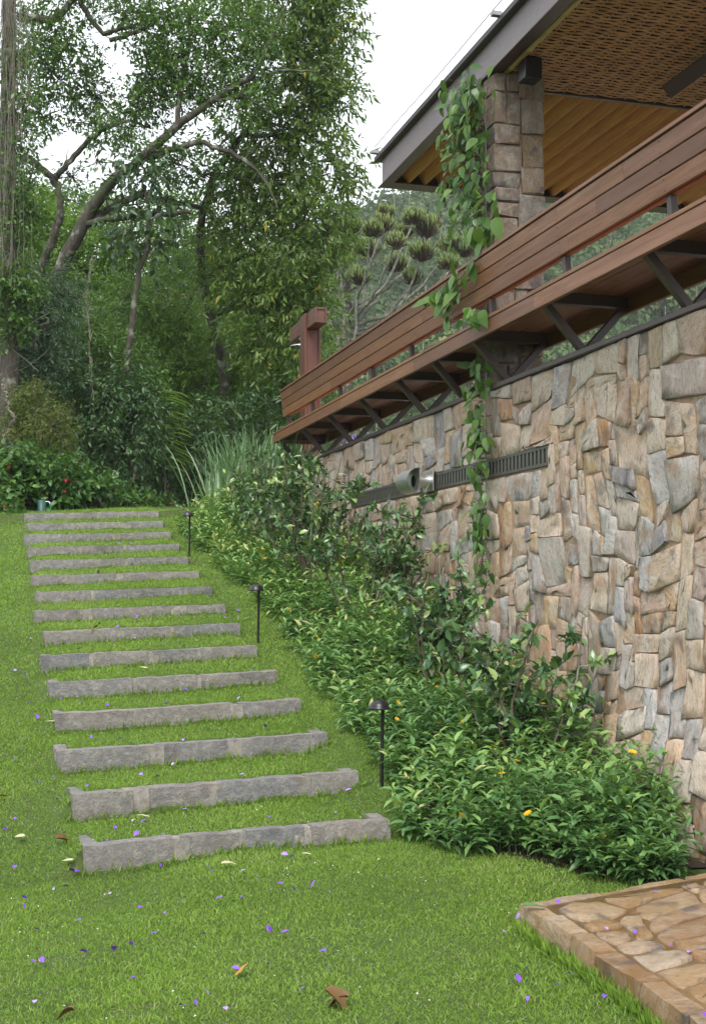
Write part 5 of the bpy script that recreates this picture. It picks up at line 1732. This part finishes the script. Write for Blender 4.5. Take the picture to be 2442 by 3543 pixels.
# ================================================================== the wooded hillside across the valley
r = np.random.default_rng(99)
hs_ = Soup(); ht = Soup()
cnt = 0
while cnt < 1900:
    n = 4000
    d = r.uniform(62, 238, n); px = r.uniform(900, 2600, n) if cnt > 500 else r.uniform(-500, 2700, n)
    l = (px - CX) / FPX * d
    X = l * CT + d * ST; Y = d * CT - l * ST
    k = r.choice(n, 500, replace=False)
    for i in k[:500 if cnt else 500]:
        z = float(terrain(X[i], Y[i], False))
        R_ = r.uniform(1.5, 3.4) * (.8 + d[i] / 400)
        C = np.array([X[i], Y[i], z + R_ * r.uniform(.9, 1.9)])
        m_ = int(165 if px[i] > 1100 else 40)
        dv = unit(r.normal(0, 1, (m_, 3))); dv[:, 2] = np.abs(dv[:, 2]) * 1.0 - .25
        lump = 1 + .28 * vnoise(dv * 2.4 + r.uniform(0, 50), 3)
        P = C + dv * (np.array([R_, R_, R_ * r.uniform(.7, 1.15)]) * (lump * r.uniform(.7, 1.0, m_))[:, None])
        D = unit(np.cross(dv, r.normal(0, 1, (m_, 3))))
        tone = np.clip(r.normal(.5, .2), .05, .95)
        ll_ = R_ * r.uniform(.14, .27, m_) * (1 if px[i] > 1100 else 2)
        leaves(hs_, P - D * ll_[:, None] * .5, D, dv + r.normal(0, .45, (m_, 3)), ll_, ll_ * .7, np.clip(tone + r.normal(0, .1, m_), 0, 1), LEAF2)
        if r.random() < .35:
            ht.tube([(X[i] + r.normal(0, .4), Y[i] - R_, z - 1), (X[i] + r.normal(0, .6), Y[i] - R_, z + R_ * r.uniform(1.2, 2.6))], [.12, .06], 4)
        cnt += 1
hw = tag(obj('hillside_wood', hs_.mesh('hillside_wood', M['hill'])), 'distant green woodland covering the hillside across the valley', 'wood', kind='stuff')
tag(obj('hillside_trunks', ht.mesh('hillside_trunks', M['arau_bark']), hw), kind='stuff')

# ================================================================== petals and fallen leaves
r = np.random.default_rng(17)
pm = []
for mt_ in ('petal', 'petal', 'petal_pale'):
    s_ = Soup()
    leaves(s_, np.array([[-.5, 0, 0]]), np.array([[1, 0, .1]]), np.array([[0, 0, 1.0]]), 1.0, .75, .5, LEAF8)
    pm.append(s_.mesh('fallen_petal', M[mt_]))
big = [(600, 240), (690, 515), (270, 490), (1025, 245), (1150, 740), (1210, 925), (1490, 880), (775, 1240), (830, 1230), (335, 865), (155, 910), (355, 1010), (865, 930), (650, 930), (1000, 1085), (1330, 718), (1095, 700), (1030, 663), (680, 630), (445, 670),
       (580, 495), (610, 448), (490, 470), (565, 440), (650, 400), (105, 805), (105, 775), (230, 735), (275, 730), (465, 760), (760, 793), (595, 810), (700, 845), (935, 773), (1025, 765), (1245, 733), (1405, 752), (1190, 712), (1370, 1012), (1420, 1028), (1395, 1085),
       (1290, 1170), (565, 1125), (880, 1183), (955, 1260), (150, 1225), (140, 1048), (180, 1043), (210, 895), (25, 475), (65, 435), (170, 280), (25, 235), (68, 175), (95, 135), (245, 350), (230, 255), (1145, 910), (1105, 1205), (1140, 1062), (485, 995), (560, 970),
       (1130, 620), (905, 655), (880, 630), (1210, 588), (1240, 595), (1145, 427), (1357, 410), (1428, 405), (1390, 372), (780, 398), (375, 287), (455, 527), (670, 250), (770, 187), (735, 200), (1480, 312), (515, 90), (390, 85), (1125, 35), (780, 100), (310, 655), (330, 665), (65, 645)]
pts = [(x * .8145, 2500 + .8145 * y) for x, y in big]
up_ = [(650, 872), (705, 923), (790, 858), (1070, 823), (990, 750), (335, 685), (130, 640), (65, 780), (500, 625), (575, 640), (290, 578), (425, 578), (955, 550), (505, 262), (560, 258), (460, 925), (260, 900), (1015, 900), (1105, 850), (345, 920), (780, 1080), (110, 805), (1150, 565), (585, 545), (1205, 893), (1405, 878), (1320, 810), (1010, 520), (860, 450), (780, 450), (420, 372), (125, 920), (160, 975), (60, 895)]
pts += [(x * .8145, 1700 + .8145 * y) for x, y in up_]
pts += [(1700 + x * .465, 2800 + y * .465) for x, y in ((195, 850), (265, 1255), (335, 1260), (570, 1300), (150, 1345), (195, 1330), (490, 1380), (268, 1495), (840, 1475), (1090, 1540), (100, 985))]
PG = 'violet petals scattered on the lawn'
for k, (px, py) in enumerate(pts):
    p = ground_at(px, py)
    o = obj('fallen_petal', pm[r.integers(3)], None, tuple(p + (0, 0, r.uniform(.028, .04))))
    s = r.uniform(.02, .042) * (1 + .03 * max(0, p[1] - 5)); o.scale = (s, s * r.uniform(.7, 1), s)
    o.rotation_euler = (r.normal(0, .45), r.normal(0, .45), r.uniform(0, 6.28))
    st_i = 15 - int(math.floor((p[1] - SY[15]) / RUN))
    if p[1] < SY[15]: lab = 'small violet petal fallen on the open lawn below the steps' if p[0] > .45 else 'small violet petal on the grass at the lower left of the lawn'
    elif p[0] < .33: lab = 'small violet petal on the grass slope left of the steps'
    elif p[0] > 2.0: lab = 'small violet petal at the edge of the leafy bed'
    elif st_i < 1: lab = 'small violet petal on the lawn above the top step'
    else: lab = 'small violet petal on the grass tread of the %s step' % (ORD[st_i] if st_i in (1, 15) else ORD[st_i] + '-lowest')
    tag(o, lab, 'petal', PG + (' ' + ORD.get(st_i, 'below') if False else ''))
for (x, y) in ((850, 897), (1065, 925), (1325, 1020), (1468, 1075), (1575, 1540), (1455, 582), (495, 700), (1210, 620)):
    px, py = 1700 + x * .465, 2800 + y * .465
    d = FPX * (CAM_Z - PT - .012) / (py - HOR); p = at_d(px, py, d)
    o = obj('fallen_petal', pm[r.integers(3)], None, tuple(p + (0, 0, .008))); s = r.uniform(.02, .034); o.scale = (s, s, s)
    o.rotation_euler = (r.normal(0, .2), r.normal(0, .2), r.uniform(0, 6.28))
    tag(o, 'small violet petal fallen on the wet paving', 'petal', 'violet petals on the paving')
# a few tiny white petals strewn about
wp = Soup(); n = 260
X, Y = scatter(n, -.3, 2.2, 3.3, 9); Z = terrain(X, Y) + .03
leaves(wp, np.c_[X, Y, Z], rdir(n) * (1, 1, .3), np.tile([0, 0, 1.0], (n, 1)), r.uniform(.006, .012, n), .007, .5, LEAF2)
tag(obj('white_specks', wp.mesh('white_specks', M['white_petal'])), 'tiny white petals strewn over the lawn', 'petals', kind='stuff')


def dry_leaf(px, py, L, mat, label, cat='leaf', lift=.035, flatness=.25, zfix=None):
    P, q, tr_ = vine_leaf('fallen_leaf', r.uniform(-.25, .3) if mat != 'leaf_brown' else r.uniform(.5, .9), r.uniform(.1, .5) if mat != 'leaf_brown' else r.uniform(.6, 1.0))
    P = P - np.array([.5, 0, 0]); P[:, 1] *= .8
    p = ground_at(px, py)
    if zfix is not None:
        d = FPX * (CAM_Z - zfix) / (py - HOR); p = at_d(px, py, d); lift = .012
    o = obj('fallen_leaf', mesh_np('fallen_leaf', P * L, [q, tr_], mat=M[mat], tint=np.full(len(P), .5), smooth=True), None, tuple(p + (0, 0, lift)))
    o.rotation_euler = (r.normal(0, flatness), r.normal(0, flatness), r.uniform(-.6, .6) + (3.14 if r.random() < .5 else 0))
    tag(o, label, cat, 'dry leaves fallen on the lawn')


def c8(x, y): return x * .8145, 2500 + .8145 * y
def c6(x, y): return x * .8145, 1700 + .8145 * y


dry_leaf(*c8(605, 423), .085, 'leaf_pale', 'pale dry leaf on the second tread from the bottom')
dry_leaf(*c8(975, 625), .085, 'leaf_pale', 'pale arched leaf on the grass in front of the lowest step')
dry_leaf(*c8(1300, 590), .06, 'leaf_pale', 'pale leaf on the grass below the right end of the lowest step')
dry_leaf(*c8(85, 513), .06, 'leaf_pale', 'pale leaf on the grass far left of the lowest step')
dry_leaf(*c8(290, 615), .06, 'leaf_pale', 'pale leaf at the left foot of the lowest step')
dry_leaf(*c8(280, 515), .11, 'leaf_brown', 'dark brown leaf lying left of the lowest step')
dry_leaf(*c8(1030, 1085), .075, 'leaf_orange', 'orange leaf on the open lawn next to a violet petal')
dry_leaf(*c8(1450, 1225), .14, 'leaf_brown', 'big curled brown leaf near the bottom edge of the lawn', flatness=.4)
dry_leaf(*c8(1425, 1212), .10, 'leaf_brown', 'smaller brown leaf lying on the big curled one', flatness=.4)
dry_leaf(*c8(5, 340), .07, 'leaf_orange', 'reddish leaf at the left edge of the lawn')
dry_leaf(*c8(275, 1270), .07, 'leaf_brown', 'brown leaf at the bottom left of the lawn')
dry_leaf(*c8(155, 205), .06, 'leaf_pale', 'pale leaf left of the third step from the bottom')
dry_leaf(*c6(215, 1000), .07, 'leaf_pale', 'pale leaf at the left end of the fourth step from the bottom')
dry_leaf(*c6(1050, 555), .06, 'leaf_pale', 'pale leaf right of the seventh step near the middle path light')
dry_leaf(*c6(610, 770), .07, 'leaf_pale', 'pale leaf in the grass of the fifth tread from the bottom')
dry_leaf(*c6(400, 630), .07, 'leaf_brown', 'brown leaf against the seventh step from the bottom')
dry_leaf(*c6(1130, 530), .06, 'leaf_pale', 'pale dry leaf under the edge of the leafy bed')
dry_leaf(1700 + 320 * .465, 2800 + 735 * .465, .11, 'strap', 'pale green leaf lying on the corner of the paved landing', zfix=PT + .01, flatness=.08)

# ================================================================== haze over the valley
hz_m = bpy.data.materials.new('valley_haze'); hz_m.use_nodes = True
ht_ = hz_m.node_tree; ht_.nodes.clear()
pvn = ht_.nodes.new('ShaderNodeVolumePrincipled'); pvn.inputs['Color'].default_value = (.93, .96, 1.0, 1); pvn.inputs['Density'].default_value = .0005
ov = ht_.nodes.new('ShaderNodeOutputMaterial'); ht_.links.new(pvn.outputs[0], ov.inputs['Volume'])
hb = box_bm(-640, 640, -320, 640, -16, 92)
tag(bm_obj('haze', hb, hz_m), 'thin pale haze filling the valley air', 'haze', kind='stuff')
